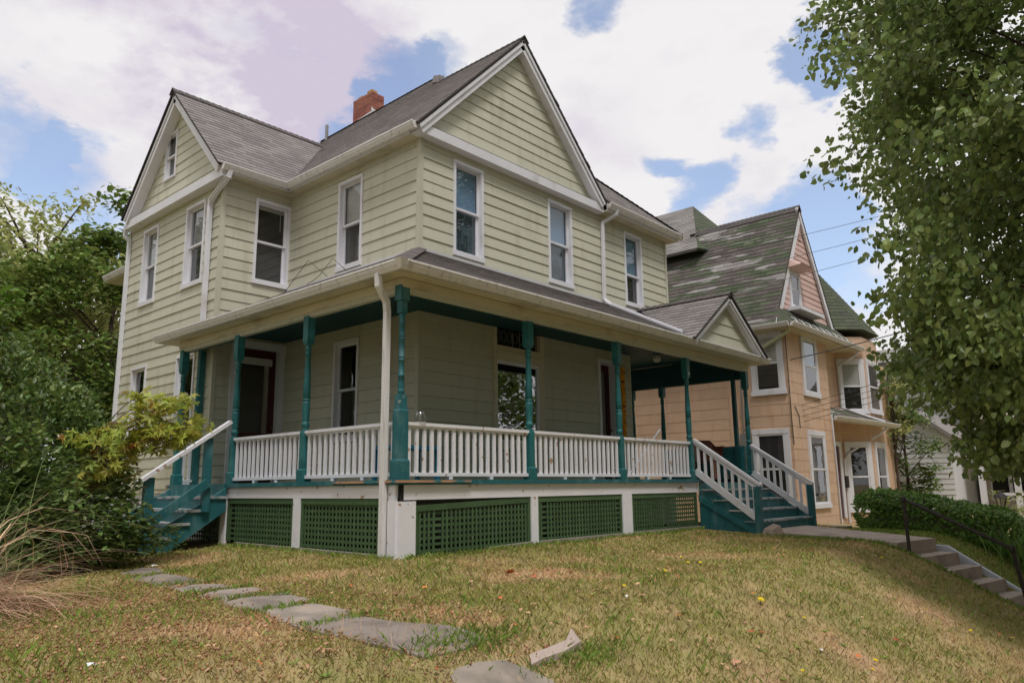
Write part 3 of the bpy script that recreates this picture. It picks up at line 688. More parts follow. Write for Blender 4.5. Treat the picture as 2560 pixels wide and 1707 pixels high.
# rakes: stepped boards under the roof edge
def rake(p, q, out, w=.17):
    p = np.array(p, float); q = np.array(q, float); o = np.array(out, float); d = (q-p)/np.linalg.norm(q-p); nn = np.cross(d, o)
    if nn[2] < 0: nn = -nn
    mb = MB()
    for h0, h1, d0, d1 in ((-w, -.02, -.15, .05), (-.075, -.015, .05, .075)):
        mb.hexa([p+nn*h0+o*d0, q+nn*h0+o*d0, q+nn*h0+o*d1, p+nn*h0+o*d1, p+nn*h1+o*d0, q+nn*h1+o*d0, q+nn*h1+o*d1, p+nn*h1+o*d1])
    mb.build('rake_board', M_WHITE, house)
rake((-.24, -.15, ZL(-.24)-.06), (2.47, -.15, 8.64), (0, -1, 0)); rake((5.16, -.15, ZR(5.16)-.05), (2.472, -.15, 8.638), (0, -1, 0))
rake((-1.63, 3.74, ZW(3.74)-.06), (-1.63, 5.93, 8.14), (-1, 0, 0)); rake((-1.63, 8.12, ZW(8.12)-.06), (-1.63, 5.932, 8.138), (-1, 0, 0))
rake((PA+.04, -2.20, zg(PA)-.01), (PK, -2.20, PZ-.06), (0, -1, 0), .13); rake((PB-.04, -2.20, zg(PB)-.01), (PK, -2.20, PZ-.062), (0, -1, 0), .13)
# cornice boxes at the foot of the gables and soffits under the eaves
def trim(name, m, *boxes):
    for b in boxes:
        mb = MB(); mb.box(*b); o = mb.build(name, m, house)
    return o
cn = MB(); cn.hexa([(-.22, -.17, 5.755), (5.14, -.17, 5.755), (5.14, .0, 5.74), (-.22, .0, 5.74), (-.22, -.17, 5.925), (5.14, -.17, 5.925), (5.14, .0, 5.99), (-.22, .0, 5.99)]); cn.build('cornice', M_WHITE, house)
cn = MB(); cn.hexa([(-1.64, 3.72, 5.66), (WX+.0, 3.72, 5.645), (WX+.0, 8.14, 5.645), (-1.64, 8.14, 5.66), (-1.64, 3.72, 5.84), (WX, 3.72, 5.92), (WX, 8.14, 5.92), (-1.64, 8.14, 5.84)]); cn.build('cornice', M_WHITE, house)
trim('soffit', M_FRIEZE, (-.22, .0, .0, 3.70, 5.745, 5.775), (WX+.002, -.22, 3.72, YW, 5.745, 5.775), (5.14, XW+.2, -.24, .0, 5.775, 5.80), (XW, XW+.2, .002, 9.8, 5.775, 5.80))
trim('fascia', M_WHITE, (-.25, -.222, .002, 3.70, 5.74, 5.87), (-1.64, -.24, 3.695, 3.718, 5.74, 5.87), (5.14, XW+.22, -.27, -.243, 5.77, 5.92))
GP = [(0, 0), (.065, 0), (.075, .02), (.10, .055), (.108, .085), (.12, .095), (.12, .12), (.103, .12), (.10, .10), (.012, .10), (.012, .12), (0, .12)]
def gutter(p, q, out, name='gutter', hang=True):
    mb = MB(); mb.extrude(GP, p, q, out); o = mb.build(name, M_GUT, house)
    p = np.array(p, float); q = np.array(q, float); n = int(np.linalg.norm(q-p)/1.05); ou = np.array(out, float)
    if hang:
        for i in range(n):
            a = p+(q-p)*((i+.6)/n); h = MB(); h.tube([a+ou*.115+np.array((0, 0, .112)), a+ou*.06+np.array((0, 0, .14)), a-ou*.04+np.array((0, 0, .165))], .006, 4); h.build('gutter_hanger', M_WHITE, o)
    return o
gutter((-.25, -.20, 5.765), (-.25, 3.68, 5.765), (-1, 0, 0)); gutter((-1.66, 3.70, 5.765), (-.25, 3.70, 5.765), (0, -1, 0)); gutter((5.12, -.27, 5.82), (8.24, -.27, 5.82), (0, -1, 0), hang=False)
gutter((-1.60, 8.16, 5.765), (-.3, 8.16, 5.765), (0, 1, 0), hang=False)
gutter((-2.13, -2.13, 2.535), (8.50, -2.13, 2.535), (0, -1, 0)); gutter((-2.13, 4.74, 2.535), (-2.13, -2.131, 2.535), (-1, 0, 0))
gc = MB(); gc.hexa([(-2.13, -2.13, 2.535), (-2.195, -2.13, 2.535), (-2.195, -2.195, 2.535), (-2.13, -2.195, 2.535), (-2.13, -2.13, 2.655), (-2.25, -2.13, 2.655), (-2.25, -2.25, 2.655), (-2.13, -2.25, 2.655)]); gc.build('gutter_corner', M_GUT, house)
trim('soffit', M_FRIEZE, (-.26, -.002, 3.67, YW, 5.742, 5.744))
# downspouts
def dspout(pts, w, m=M_WHITE, name='downspout', ribs=True):
    mb = MB()
    for p, q in zip(pts, pts[1:]):
        p = np.array(p, float); q = np.array(q, float); d = (q-p)/np.linalg.norm(q-p)
        up = (0, 1, 0) if abs(d[1]) < .8 else (1, 0, 0)
        mb.beam(p-d*w*.3, q+d*w*.3, w, w*.8, up=up)
        if ribs:
            for t in (-.25, .25): mb.beam(p+np.array((t*w, 0, 0)), q+np.array((t*w, 0, 0)), w*.2, w*.92, up=up)
    return mb.build(name, m, house)
dspout([(-2.19, -1.74, 2.53), (-2.18, -1.74, 2.40), (-2.02, -1.70, 2.22), (-1.99, -1.68, 2.10), (-1.985, -1.66, -.90)], .078, M_GUT)
dspout([(5.42, -.33, 5.84), (5.40, -.30, 5.74), (5.21, -.07, 5.56), (5.19, -.06, 3.84)], .07)
dspout([(5.19, -.10, 3.80), (5.10, -.30, 3.66), (4.90, -2.05, 2.78)], .075, M_WHITE)
dspout([(-1.50, 3.66, 5.78), (-1.53, 3.68, 5.66), (-1.525, 4.32, 5.36), (-1.515, 4.36, 5.26), (-1.51, 4.36, 3.02)], .085)
dspout([(-1.58, 8.24, 5.76), (-1.58, 8.26, 5.55), (-1.50, 8.20, 5.45), (-1.50, 8.20, 1.15)], .08); dspout([(-1.49, 8.20, 1.15), (-1.49, 8.20, -1.0)], .06, M_PIPE)
trim('wall_flashing', M_FLASH, (.02, 6.95, -.045, -.024, 3.70, 3.80)); trim('wall_flashing', M_FLASH, (-.045, -.024, .02, YW, 3.70, 3.79))

# --- chimney
ch = MB(); ch.box(3.11, 3.49, 5.51, 6.29, 8.7, 9.96); ch = ch.build('chimney', M_MORT, house)
bm_ = {}
for L_, ax in ((.19, 0), (.19, 1)):
    for k in range(17):
        z = 8.70+.075*k
        span = (3.10, 3.50) if ax == 0 else (5.50, 6.30)
        x = span[0] - (0 if k % 2 else .1)
        while x < span[1]-.01:
            a, b = max(x, span[0]), min(x+.2, span[1])-.009
            if b-a > .03:
                key = (ax, round(b-a, 3))
                if key not in bm_:
                    q = MB(); (q.box(0, b-a, 0, .03, 0, .066) if ax == 0 else q.box(0, .03, 0, b-a, 0, .066)); bm_[key] = q.mesh('brick', M_BRICK)
                j = random.uniform(-.002, .002)
                put('brick', bm_[key], Matrix.Translation((a, 5.497+j, z) if ax == 0 else (3.097+j, a, z)), ch)
            x += .2
fl = MB(); fl.box(3.14, 3.32, 5.56, 5.76, 9.96, 10.07); fl.build('flue_tile', M_FLUE, ch); fl = MB(); fl.box(3.14, 3.32, 5.95, 6.15, 9.96, 10.03); fl.build('flue_tile', M_FLUE, ch)
fl = MB(); fl.prism([(3.085, 5.44, 9.30), (3.085, 6.34, 9.22), (3.085, 6.34, 9.33), (3.085, 5.44, 9.42)], (.012, 0, 0)); fl.prism([(3.085, 5.48, 9.30), (3.30, 5.48, 9.30), (3.20, 5.48, 9.48), (3.085, 5.48, 9.52)], (0, .012, 0)); fl.build('flashing', M_FLASH, ch)
vp = MB(); vp.tube([(2.78, 7.0, 8.9), (2.78, 7.0, 9.42)], .045, 10); vp.build('vent_pipe', M_METAL, house)

# --- porch
PX, PY, H = -1.842, -1.80, 2.38
trim('porch_floor', M_TEALW, (-1.97, 8.16, -1.93, -.04, -.062, 0), (-1.97, -.03, -.04, YW-.03, -.061, -.001), (-1.97, WX-.03, YW-.03, 4.36, -.06, -.002), (6.2, 8.16, -.04, 1.5, -.061, -.001))
fe = MB(); fe.box(-2.0, -.75, -1.952, -1.932, -.038, -.008); fe.box(-1.99, -1.972, -1.93, -.6, -.038, -.008); fe.box(-1.99, -1.972, 2.5, 4.35, -.038, -.008); fe.build('floor_edge', M_BAREW, house)
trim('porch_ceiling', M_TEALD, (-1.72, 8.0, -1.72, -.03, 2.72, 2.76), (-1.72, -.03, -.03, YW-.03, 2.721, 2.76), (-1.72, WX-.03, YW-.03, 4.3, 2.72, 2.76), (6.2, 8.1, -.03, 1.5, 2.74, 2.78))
trim('porch_beam', M_FRIEZE, (-1.90, 8.12, -1.87, -1.80, 2.42, 2.54), (-1.90, -1.83, -1.80, 4.40, 2.42, 2.54), (-1.83, WX-.03, 4.33, 4.40, 2.42, 2.80))
trim('beam_lip', M_SIDING, (-1.885, 8.10, -1.862, -1.79, 2.355, 2.42), (-1.885, -1.80, -1.79, 4.385, 2.355, 2.42))
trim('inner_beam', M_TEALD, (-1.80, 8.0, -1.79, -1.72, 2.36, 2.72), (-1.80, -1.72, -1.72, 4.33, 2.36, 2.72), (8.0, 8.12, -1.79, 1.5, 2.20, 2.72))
so_ = MB(); so_.add([(-2.14, -2.14, 2.53), (8.48, -2.14, 2.53), (8.12, -1.87, 2.545), (-1.90, -1.87, 2.545)], [(0, 1, 2, 3)]); so_.add([(-2.14, -2.14, 2.53), (-2.14, 4.72, 2.53), (-1.90, 4.40, 2.545), (-1.90, -1.87, 2.545)], [(0, 1, 2, 3)])
so_.add([(-2.14, 4.72, 2.53), (WX-.03, 4.72, 2.53), (WX-.03, 4.40, 2.545), (-1.90, 4.40, 2.545)], [(0, 1, 2, 3)])
so_.add([(-2.14, 4.72, 2.53), (-2.14, 4.72, 2.66), (WX, 4.72, 3.02), (WX, 4.72, 2.53)], [(0, 1, 2, 3)])
so_.add([(8.48, -2.14, 2.53), (8.48, -2.14, 2.66), (8.48, -.02, 3.74), (8.48, -.02, 2.6), (8.12, -.02, 2.6), (8.12, -1.87, 2.545)], [(0, 1, 2, 3), (0, 3, 4, 5)]); so_.build('soffit', M_FRIEZE, house)
def frust(mb, cx, cy, z0, h0, z1, h1): mb.hexa([(cx-h0, cy-h0, z0), (cx+h0, cy-h0, z0), (cx+h0, cy+h0, z0), (cx-h0, cy+h0, z0), (cx-h1, cy-h1, z1), (cx+h1, cy-h1, z1), (cx+h1, cy+h1, z1), (cx-h1, cy+h1, z1)])
def post(x, y, top=H, m=None):
    mb = MB(); mb.box(x-.074, x+.074, y-.074, y+.074, 0, .16); frust(mb, x, y, .16, .074, .18, .056); mb.box(x-.054, x+.054, y-.054, y+.054, .18, .68); frust(mb, x, y, .68, .054, .73, .044)
    mb.lathe(x, y, [(.72, 0.0468), (.76, 0.0432), (.775, 0.0558), (.80, 0.0612), (.825, 0.0540), (.84, 0.0414), (.86, 0.0468), (.90, 0.0522), (1.10, 0.0558), (1.12, 0.0558), (1.125, 0.0495), (1.14, 0.0495), (1.145, 0.0558), (1.16, 0.0558), (1.165, 0.0495), (1.18, 0.0495), (1.185, 0.0549),
                    (1.35, 0.0522), (1.75, 0.0378), (1.80, 0.0369), (1.805, 0.0450), (1.83, 0.0486), (1.85, 0.0450), (1.86, 0.0360), (1.87, 0.0450), (1.895, 0.0486), (1.915, 0.0432), (1.925, 0.0360), (1.95, 0.0405), (1.97, 0.0495)], 16)
    frust(mb, x, y, 1.95, .044, 2.0, .061); mb.box(x-.061, x+.061, y-.061, y+.061, 2.0, top)
    return mb.build('porch_post', m or M_TEAL, house)
def corner_post(x, y):
    mb = MB(); mb.box(x-.086, x+.086, y-.086, y+.086, 0, .22); frust(mb, x, y, .22, .086, .25, .072); mb.box(x-.070, x+.070, y-.070, y+.070, .25, .84); frust(mb, x, y, .84, .070, .86, .060); frust(mb, x, y, .86, .060, 1.05, .050)
    mb.lathe(x, y, [(1.05, 0.0420), (1.07, 0.0437), (1.075, 0.0470), (1.10, 0.0454), (1.11, 0.0386), (1.13, 0.0420), (1.18, 0.0437), (1.26, 0.0370), (1.265, 0.0437), (1.285, 0.0454), (1.30, 0.0420), (1.305, 0.0353), (1.47, 0.0370), (1.475, 0.0420), (1.49, 0.0420), (1.495, 0.0370), (1.51, 0.0370), (1.515, 0.0420), (1.53, 0.0420), (1.535, 0.0370),
                    (1.74, 0.0370), (1.745, 0.0420), (1.76, 0.0420), (1.765, 0.0370), (1.78, 0.0370), (1.785, 0.0420), (1.80, 0.0420), (1.805, 0.0370), (1.94, 0.0370), (1.945, 0.0437), (1.96, 0.0437), (1.965, 0.0386), (2.04, 0.0420), (2.05, 0.0454), (2.07, 0.0386), (2.10, 0.0420)], 16)
    frust(mb, x, y, 2.085, .05, 2.11, .046); mb.box(x-.046, x+.046, y-.046, y+.046, 2.11, 2.25); mb.box(x-.068, x+.068, y-.068, y+.068, 2.25, 2.45)
    return mb.build('porch_post', M_TEALW, house, label='corner post with carved rings and square cap')
corner_post(PX, PY)
FX = [.616, 2.988, 5.391, 8.02]; LY = [.298, 2.306, 4.268]
for x in FX: p_ = post(x, PY); 
for y in LY: post(PX, y)
post(8.02, .32, 2.2); post(8.02, 1.16, 2.2)
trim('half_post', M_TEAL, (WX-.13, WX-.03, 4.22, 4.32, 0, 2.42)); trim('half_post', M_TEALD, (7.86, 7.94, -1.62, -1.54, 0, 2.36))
# house number on the post by the steps
nb = MB()
for dx in (-.018, .012): nb.box(5.391+dx, 5.391+dx+.011, PY-.067, PY-.060, 2.02, 2.075); nb.box(5.391+dx-.008, 5.391+dx, PY-.067, PY-.060, 2.055, 2.066)
nb.build('house_number', M_WHITE, house)
def balustrade(p, q, z0=.045, z1=.71, step=.124, name='railing', worn=False, drop=0, bw=.05, ends=(0, 0)):
    p = np.array((*p, 0.), float); q = np.array((*q, 0.), float); L = np.linalg.norm(q-p); d = (q-p)/L; s = np.array((-d[1], d[0], 0))
    m = M_PEEL if worn else M_WHITE; up = np.array((0, 0, 1.))
    mb = MB(); mb.beam(p+up*(z1-.02), q+up*(z1-.02), .085, .042); mb.beam(p+up*(z1-.055), q+up*(z1-.055), .04, .03); mb.beam(p+up*(z0+.02), q+up*(z0+.02), .065, .045)
    for t in (.33, .66):
        c = p+(q-p)*t; mb.box(c[0]-.03, c[0]+.03, c[1]-.03, c[1]+.03, 0, z0)
    o = mb.build(name, m, house)
    n = max(2, int(L/step)); h = z1-z0-.11
    bmsh = MB(); bmsh.box(-bw/2, bw/2, -.014, .014, 0, h); me = bmsh.mesh('baluster', M_PEEL if worn else M_WHITE)
    a = math.atan2(d[1], d[0])
    for i in range(n):
        c = p+d*(L*(i+.5)/n)
        put('baluster', me, Matrix.Translation((c[0], c[1], z0+.043)) @ Matrix.Rotation(a+random.uniform(-.05, .05), 4, 'Z') @ Matrix.Rotation(random.uniform(-.006, .006), 4, 'Y'), o)
balustrade((PX+.07, PY), (FX[0]-.055, PY), worn=True); balustrade((FX[0]+.055, PY), (FX[1]-.055, PY), worn=True); balustrade((FX[1]+.055, PY), (FX[2]-.055, PY), worn=True)
balustrade((PX, PY+.07), (PX, LY[0]-.055), worn=False); balustrade((PX, LY[0]+.055), (PX, LY[1]-.055)); balustrade((PX+.055, LY[2]), (WX-.13, LY[2]), step=.085)
pn = MB(); pn.box(7.99, 8.05, -1.70, .25, 0, .72)
for y0 in (-1.62, -.95, -.35):
    for z0 in (.08, .40): pn.box(7.975, 7.99, y0+.04, y0+.5, z0, z0+.25)
pn.build('parapet', M_TEAL, house, label='solid teal panelled parapet')
# skirt under the porch
sk = trim('porch_skirt', M_PEEL, (-1.84, 5.46, -1.885, -1.845, -.245, -.064), (-1.935, -1.895, -1.84, 2.45, -.225, -.064), (-1.93, -1.66, -1.90, -1.84, -.96, -.262), (-1.96, -1.93, -1.87, -1.72, -.94, -.23), (.53, .68, -1.89, -1.84, -.95, -.247), (2.87, 3.15, -1.89, -1.84, -.95, -.247),
          (-1.94, -1.89, .21, .38, -.95, -.227), (-1.94, -1.89, 2.26, 2.44, -.95, -.227), (-1.955, -1.90, 4.2, 4.36, -.95, -.1), (-1.93, WX, 4.30, 4.36, -.24, -.064))
gap = MB(); gap.box(-1.894, -1.842, -1.882, -1.85, -.25, -.066); gap.build('skirt_gap', M_DARK, house)
def lattice(fr, u0, u1, z0, z1l, z1r, tilt=True, pitch=.076):
    mb = MB(); B = lambda a, b, c, d, e, f: fr.box(mb, a, b, c, d, e, f)
    top = lambda u: z1l+(z1r-z1l)*(u-u0)/(u1-u0)
    mb.hexa([fr.P(u0, top(u0)-.075, 0), fr.P(u1, top(u1)-.075, 0), fr.P(u1, top(u1)-.075, .022), fr.P(u0, top(u0)-.075, .022), fr.P(u0, top(u0), 0), fr.P(u1, top(u1), 0), fr.P(u1, top(u1), .022), fr.P(u0, top(u0), .022)])
    B(u0, u0+.055, z0, z1l-.076, 0, .020); B(u1-.055, u1, z0, z1r-.076, 0, .020)
    o = mb.build('lattice_panel', M_LAT, house)
    n = int((u1-u0-.11)/pitch); zt = min(z1l, z1r)-.02
    slm = {}
    for i in range(n):
        u = u0+.055+(i+.5)*(u1-u0-.11)/n
        if random.random() < .04: continue
        t = round(top(u)-.03, 2); b = z0-.02-random.choice((0, 0, .01, .02))
        key = (round(t-b, 2),)
        if key not in slm: q = MB(); q.box(-.0175, .0175, -.006, 0, 0, key[0]); slm[key] = q.mesh('lattice_slat', M_LAT)
        c = fr.P(u, b, .006); a = math.atan2(fr.u[1], fr.u[0])
        put('lattice_slat', slm[key], Matrix.Translation(tuple(c)) @ Matrix.Rotation(a, 4, 'Z') @ Matrix.Rotation(random.uniform(-.008, .008), 4, 'Y'), o)
    k = int((zt-z0)/pitch); q = MB(); q.box(0, u1-u0, 0, .005, -.0175, .0175); hm = q.mesh('lattice_slat', M_LAT)
    for j in range(k):
        z = z0+.03+j*pitch; c = fr.P(u0, z, -.003); a = math.atan2(fr.u[1], fr.u[0])
        put('lattice_slat', hm, Matrix.Translation(tuple(c)) @ Matrix.Rotation(a, 4, 'Z'), o)
SF = Frame((0, -1.850, 0), (1, 0, 0), (0, -1, 0)); SL = Frame((-1.900, 0, 0), (0, 1, 0), (-1, 0, 0))
lattice(SF, -1.655, .527, -.90, -.315, -.25); lattice(SF, .683, 2.867, -.88, -.25, -.25); lattice(SF, 3.153, 5.42, -.88, -.25, -.25)
lattice(SL, -1.72, .207, -.88, -.23, -.23); lattice(SL, .383, 2.257, -.86, -.23, -.23); lattice(SL, 2.5, 4.2, -.86, -.23, -.23)
bb = MB(); bb.beam((-.4, -1.90, -.925), (.52, -1.895, -.905), .05, .07); bb.beam((.69, -1.89, -.90), (2.86, -1.89, -.90), .05, .06); bb.beam((3.16, -1.89, -.90), (5.5, -1.89, -.90), .05, .06); bb.beam((-1.94, -1.6, -.92), (-1.94, 1.9, -.90), .05, .05); bb.build('sill_board', M_GREYW, house)
hb = MB(); hb.tube([(4.72, -1.89, -.16), (4.72, -1.95, -.16), (4.72, -1.98, -.175), (4.72, -1.985, -.20)], .014, 8); hb.tube([(4.68, -1.945, -.13), (4.76, -1.945, -.13)], .012, 6); hb.tube([(4.72, -1.945, -.16), (4.72, -1.945, -.13)], .008, 6); hb.build('hose_tap', M_BRASS, house)
# --- front steps
X0, X1 = 5.46, 7.98; yr = [-1.93-.295*i for i in range(5)]; zr = [-.19*(i) for i in range(6)]
st = MB(); STR = lambda xx, mb: mb.prism([(xx, -1.90, -.07), (xx, -1.90, -.95), (xx, -3.12, -1.0), (xx, -3.12, -.80)], (.04, 0, 0))
STR(X0, st); stp = st.build('front_steps', M_TEALW, house); st = MB(); STR(X1-.04, st); st.build('stringer', M_TEALW, stp); st = MB()
st.prism([(X0-.03, -1.90, -.42), (X0-.03, -1.90, -.30), (X0-.03, -3.10, -.98), (X0-.03, -3.10, -1.08)], (.03, 0, 0))
st.build('stringer', M_TEALW, stp)
for k in range(6): st = MB(); st.box(X0-.008, X0, -1.93-.16*k-.14, -1.93-.16*k, -.96, -.52-.09*k if k < 5 else -.9); st.build('side_board', M_TEALW, stp)
for i in range(5):
    z = -.19*(i+1); y = -1.93-.29*i
    q = MB(); q.box(X0+.045, X1-.045, y, y+.02, z, z+.188); q.build('riser', M_TEALW, stp)
    if i < 4:
        q = MB(); q.box(X0-.03, X1+.03, y-.31, y-.001, z-.032, z); q.build('tread', M_TREAD, stp)
    q = MB(); q.box(X0+.01, X0+.04, y-.28, y, z-.19, z-.034); q.build('cheek', M_TEALW, stp)
def stair_rail(x, y0, z0, y1, z1, newel, label):
    nm = MB(); nm.box(x-.055, x+.055, y1-.06, y1+.05, newel, z1-.02); nm.build('newel', M_TEALW, house)
    mb = MB(); mb.beam((x, y0, z0), (x, y1-.07, z1), .085, .045); mb.beam((x, y0, z0-.60), (x, y1+.05, z1-.57), .05, .12); mb.beam((x, y0, z0-.05), (x, y1, z1-.05), .05, .06)
    o = mb.build('stair_rail', M_WHITE, house, label=label); n = 9
    q = MB(); q.box(-.02, .02, -.022, .022, 0, .54); me = q.mesh('baluster', M_WHITE)
    for i in range(n):
        t = (i+.55)/n; y = y0+(y1-y0)*t; z = z0+(z1-z0)*t
        put('baluster', me, Matrix.Translation((x, y, z-.60)), o)
stair_rail(5.44, -1.87, .75, -3.08, -.13, -.99, 'white sloping rail on the near side of the front steps'); stair_rail(7.96, -1.87, .73, -3.08, -.11, -.99, 'white sloping rail on the far side of the front steps')
# --- side steps
yA, yB = 2.22, 4.16
SS = lambda yy, mb: mb.prism([(-1.98, yy, -.065), (-1.98, yy, -.42), (-2.93, yy, -1.05), (-3.22, yy, -1.05), (-3.22, yy, -.80)], (0, .045, 0))
ss = MB(); SS(yA-.02, ss); ssp = ss.build('side_steps', M_TEALW, house); ss = MB(); SS(yB-.03, ss); ss.build('stringer', M_TEALW, ssp)
for i in range(5):
    x = -1.98-.28*i; z = -.19*(i+1)
    q = MB(); q.box(x-.02, x, yA+.03, yB-.04, z, z+.188); q.build('riser', M_TEALW, ssp)
    if i < 4: q = MB(); q.box(x-.31, x+.001, yA-.05, yB+.03, z-.04, z); q.build('tread', M_TREAD, ssp)
hr = MB(); hr.beam((-2.02, 2.12, .95), (-3.36, 2.12, .02), .10, .05); hr.build('handrail', M_PEEL, house)
hr = MB(); hr.box(-2.385, -2.275, 2.13, 2.22, -.42, .68); hr.build('rail_post', M_TEALW, house); hr = MB(); hr.box(-3.25, -3.12, 2.13, 2.22, -1.05, .09); hr.build('rail_post', M_TEALW, house); hr = MB(); hr.beam((-2.33, 2.10, .02), (-3.19, 2.10, -.57), .04, .13); hr.build('lower_rail', M_TEALW, house)
tr_ = trim('house_foundation', M_FOUND, (WX+.02, XW-.02, YW+.02, 9.9, -1.6, -.14), (.02, XW-.02, .02, YW+.02, -1.6, -.05))
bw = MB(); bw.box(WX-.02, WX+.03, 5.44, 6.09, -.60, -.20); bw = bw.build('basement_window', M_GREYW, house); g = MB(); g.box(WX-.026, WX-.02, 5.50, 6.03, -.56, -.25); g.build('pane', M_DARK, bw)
# rear addition with its own low roof
ra = MB(); ra.box(-.1, 5, 8.3, 10.0, -1.5, 4.95); ra = ra.build('rear_addition', M_SIDING, house)
mb = MB(); mb.prism([(-1.25, 8.3, 5.0), (-1.25, 10.2, 5.0), (1.8, 10.2, 6.9), (1.8, 8.3, 6.9)], (0, 0, .08)); mb.build('roof', M_CAP, house)
mb = MB(); mb.extrude(GP, (-1.2, 10.2, 4.93), (-1.2, 8.3, 4.93), (-1, 0, 0)); mb.build('gutter', M_GUT, house); trim('soffit', M_FRIEZE, (-1.22, -.1, 8.3, 10.2, 4.90, 4.93))
lp = MB(); lp.lathe(6.5, -.5, [(2.56, .02), (2.57, .06), (2.61, .085), (2.66, .09), (2.70, .07), (2.715, .05), (2.72, .05)], 14); lp.build('porch_lamp', M_LAMP, house)
# ------------------------------------------------------------------ the orange house next door
oh = empty('house', (15, 3, -1.3), 'orange shingled house with mossy steep roof and pink front gable', 'house')
def opart(name, m, mb, parent=None, **kw): return mb.build(name, m, parent or oh, **kw)
OL = Frame((12, 0, 0), (0, 1, 0), (-1, 0, 0)); OFr = Frame((0, -1.2, 0), (1, 0, 0), (0, -1, 0)); OR_ = Frame((0, -.87, 0), (1, 0, 0), (0, -1, 0))
BA, BB, BC, BD = (16.73, -.87), (17.40, -1.53), (18.90, -1.53), (19.6, -.80)
BFL = Frame((*BA, 0), (BB[0]-BA[0], BB[1]-BA[1], 0), (-.7, -.71, 0)); BFR = Frame((*BB, 0), (1, 0, 0), (0, -1, 0))
mb = MB(); mb.box(12, 15, -1.2, 9, -1.7, 4.08); mb.box(15, 22, -.87, 9, -1.7, 4.08); ow = opart('wall', M_ORANGE, mb)
mb = MB(); mb.prism([(*BA, -1.7), (*BB, -1.7), (*BC, -1.7), (*BD, -1.7), (19.6, 1, -1.7), (16.73, 1, -1.7)][::-1], (0, 0, 6.2)); obay = opart('bay', M_ORANGE, mb)
ro = Roofer(M_ORANGE, .30, .61, .006)
q3 = lambda fr, u0, u1, z0, z1: [fr.P(u0, z0), fr.P(u1, z0), fr.P(u1, z1), fr.P(u0, z1)]
ro.plane(ow, q3(OL, -1.2, 6.0, -1.6, 4.05)[::-1], (0, 1, 0)); ro.plane(ow, q3(OFr, 12, 15, -1.6, 4.05), (1, 0, 0)); ro.plane(ow, q3(OR_, 15, 16.73, -1.6, 4.05), (1, 0, 0))
ro.plane(obay, q3(BFL, 0, .94, -1.6, 4.4), BFL.u); ro.plane(obay, q3(BFR, 0, 1.5, -1.6, 4.4), (1, 0, 0))
ro.finish(290, 'siding_shingle', 'siding_field')
for y in (.45, .47): pass
mb = MB(); OL.box(mb, .40, .52, -1.5, 4.0, .014, .03); OL.box(mb, 2.55, 2.60, -1.5, 4.0, .014, .03); opart('corner_board', M_ORANGE, mb)
def owin(fr, u0, u1, z0, z1, cas=.13, upper=None, lower=None, parent=None):
    mb = MB(); B = lambda *a: fr.box(mb, *a)
    B(u0, u0+cas, z0+.12, z1-cas, .0, .05); B(u1-cas, u1, z0+.12, z1-cas, .0, .05); B(u0, u1, z1-cas, z1, .0, .055); B(u0-.03, u1+.03, z0, z0+.12, .0, .07)
    w = mb.build('window', M_WHITE, parent or oh); a, b, c, d = u0+cas, u1-cas, z0+.12, z1-cas; m = (c+d)/2
    for x0, x1, y0, y1, dd, bk in ((a, b, m-.02, d, .042, upper), (a, b, c, m+.02, .032, lower)):
        s = MB(); Q = lambda *t: fr.box(s, *t); f = .05
        Q(x0, x0+f, y0, y1, .016, dd); Q(x1-f, x1, y0, y1, .016, dd); Q(x0+f, x1-f, y0, y0+f, .016, dd); Q(x0+f, x1-f, y1-f, y1, .016, dd); s.build('sash', M_WHITE, w)
        g = MB(); g.add([fr.P(x0+f, y0+f, .026), fr.P(x1-f, y0+f, .026), fr.P(x1-f, y1-f, .026), fr.P(x0+f, y1-f, .026)], [(0, 1, 2, 3)]); g.build('pane', M_GLASS, w)
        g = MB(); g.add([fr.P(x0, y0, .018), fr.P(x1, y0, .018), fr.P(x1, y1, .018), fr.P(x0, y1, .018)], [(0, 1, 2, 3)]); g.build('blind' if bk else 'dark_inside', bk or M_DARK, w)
    return w
owin(OL, -1.13, -.20, 2.26, 4.0, upper=M_BLIND); owin(OL, -1.13, -.10, -.78, 1.34, upper=M_SCREEN)
owin(OFr, 13.02, 14.18, 2.28, 4.04, upper=M_BLUE, lower=M_SCREEN); owin(OFr, 13.0, 14.25, -.78, 1.33, upper=M_SCREEN)
owin(BFL, .02, .92, 2.02, 3.78, upper=M_BLIND); owin(BFR, .15, 1.35, 2.05, 3.8); owin(BFL, .04, .90, -1.0, 1.15); owin(BFR, .2, 1.3, -1.0, 1.15)
gl = MB(); gl.lathe(11.955, -.42, [(3.22, .01), (3.24, .035), (3.28, .045), (3.32, .03), (3.34, .01)], 8); gl_m = bpy.data.materials.new('lit_bulb'); gl_m.use_nodes = True
gl_m.node_tree.nodes['Principled BSDF'].inputs['Emission Color'].default_value = (1, .5, .08, 1); gl_m.node_tree.nodes['Principled BSDF'].inputs['Emission Strength'].default_value = 1.6; gl_m.node_tree.nodes['Principled BSDF'].inputs['Base Color'].default_value = (.8, .5, .1, 1)
opart('window_lamp', gl_m, gl)
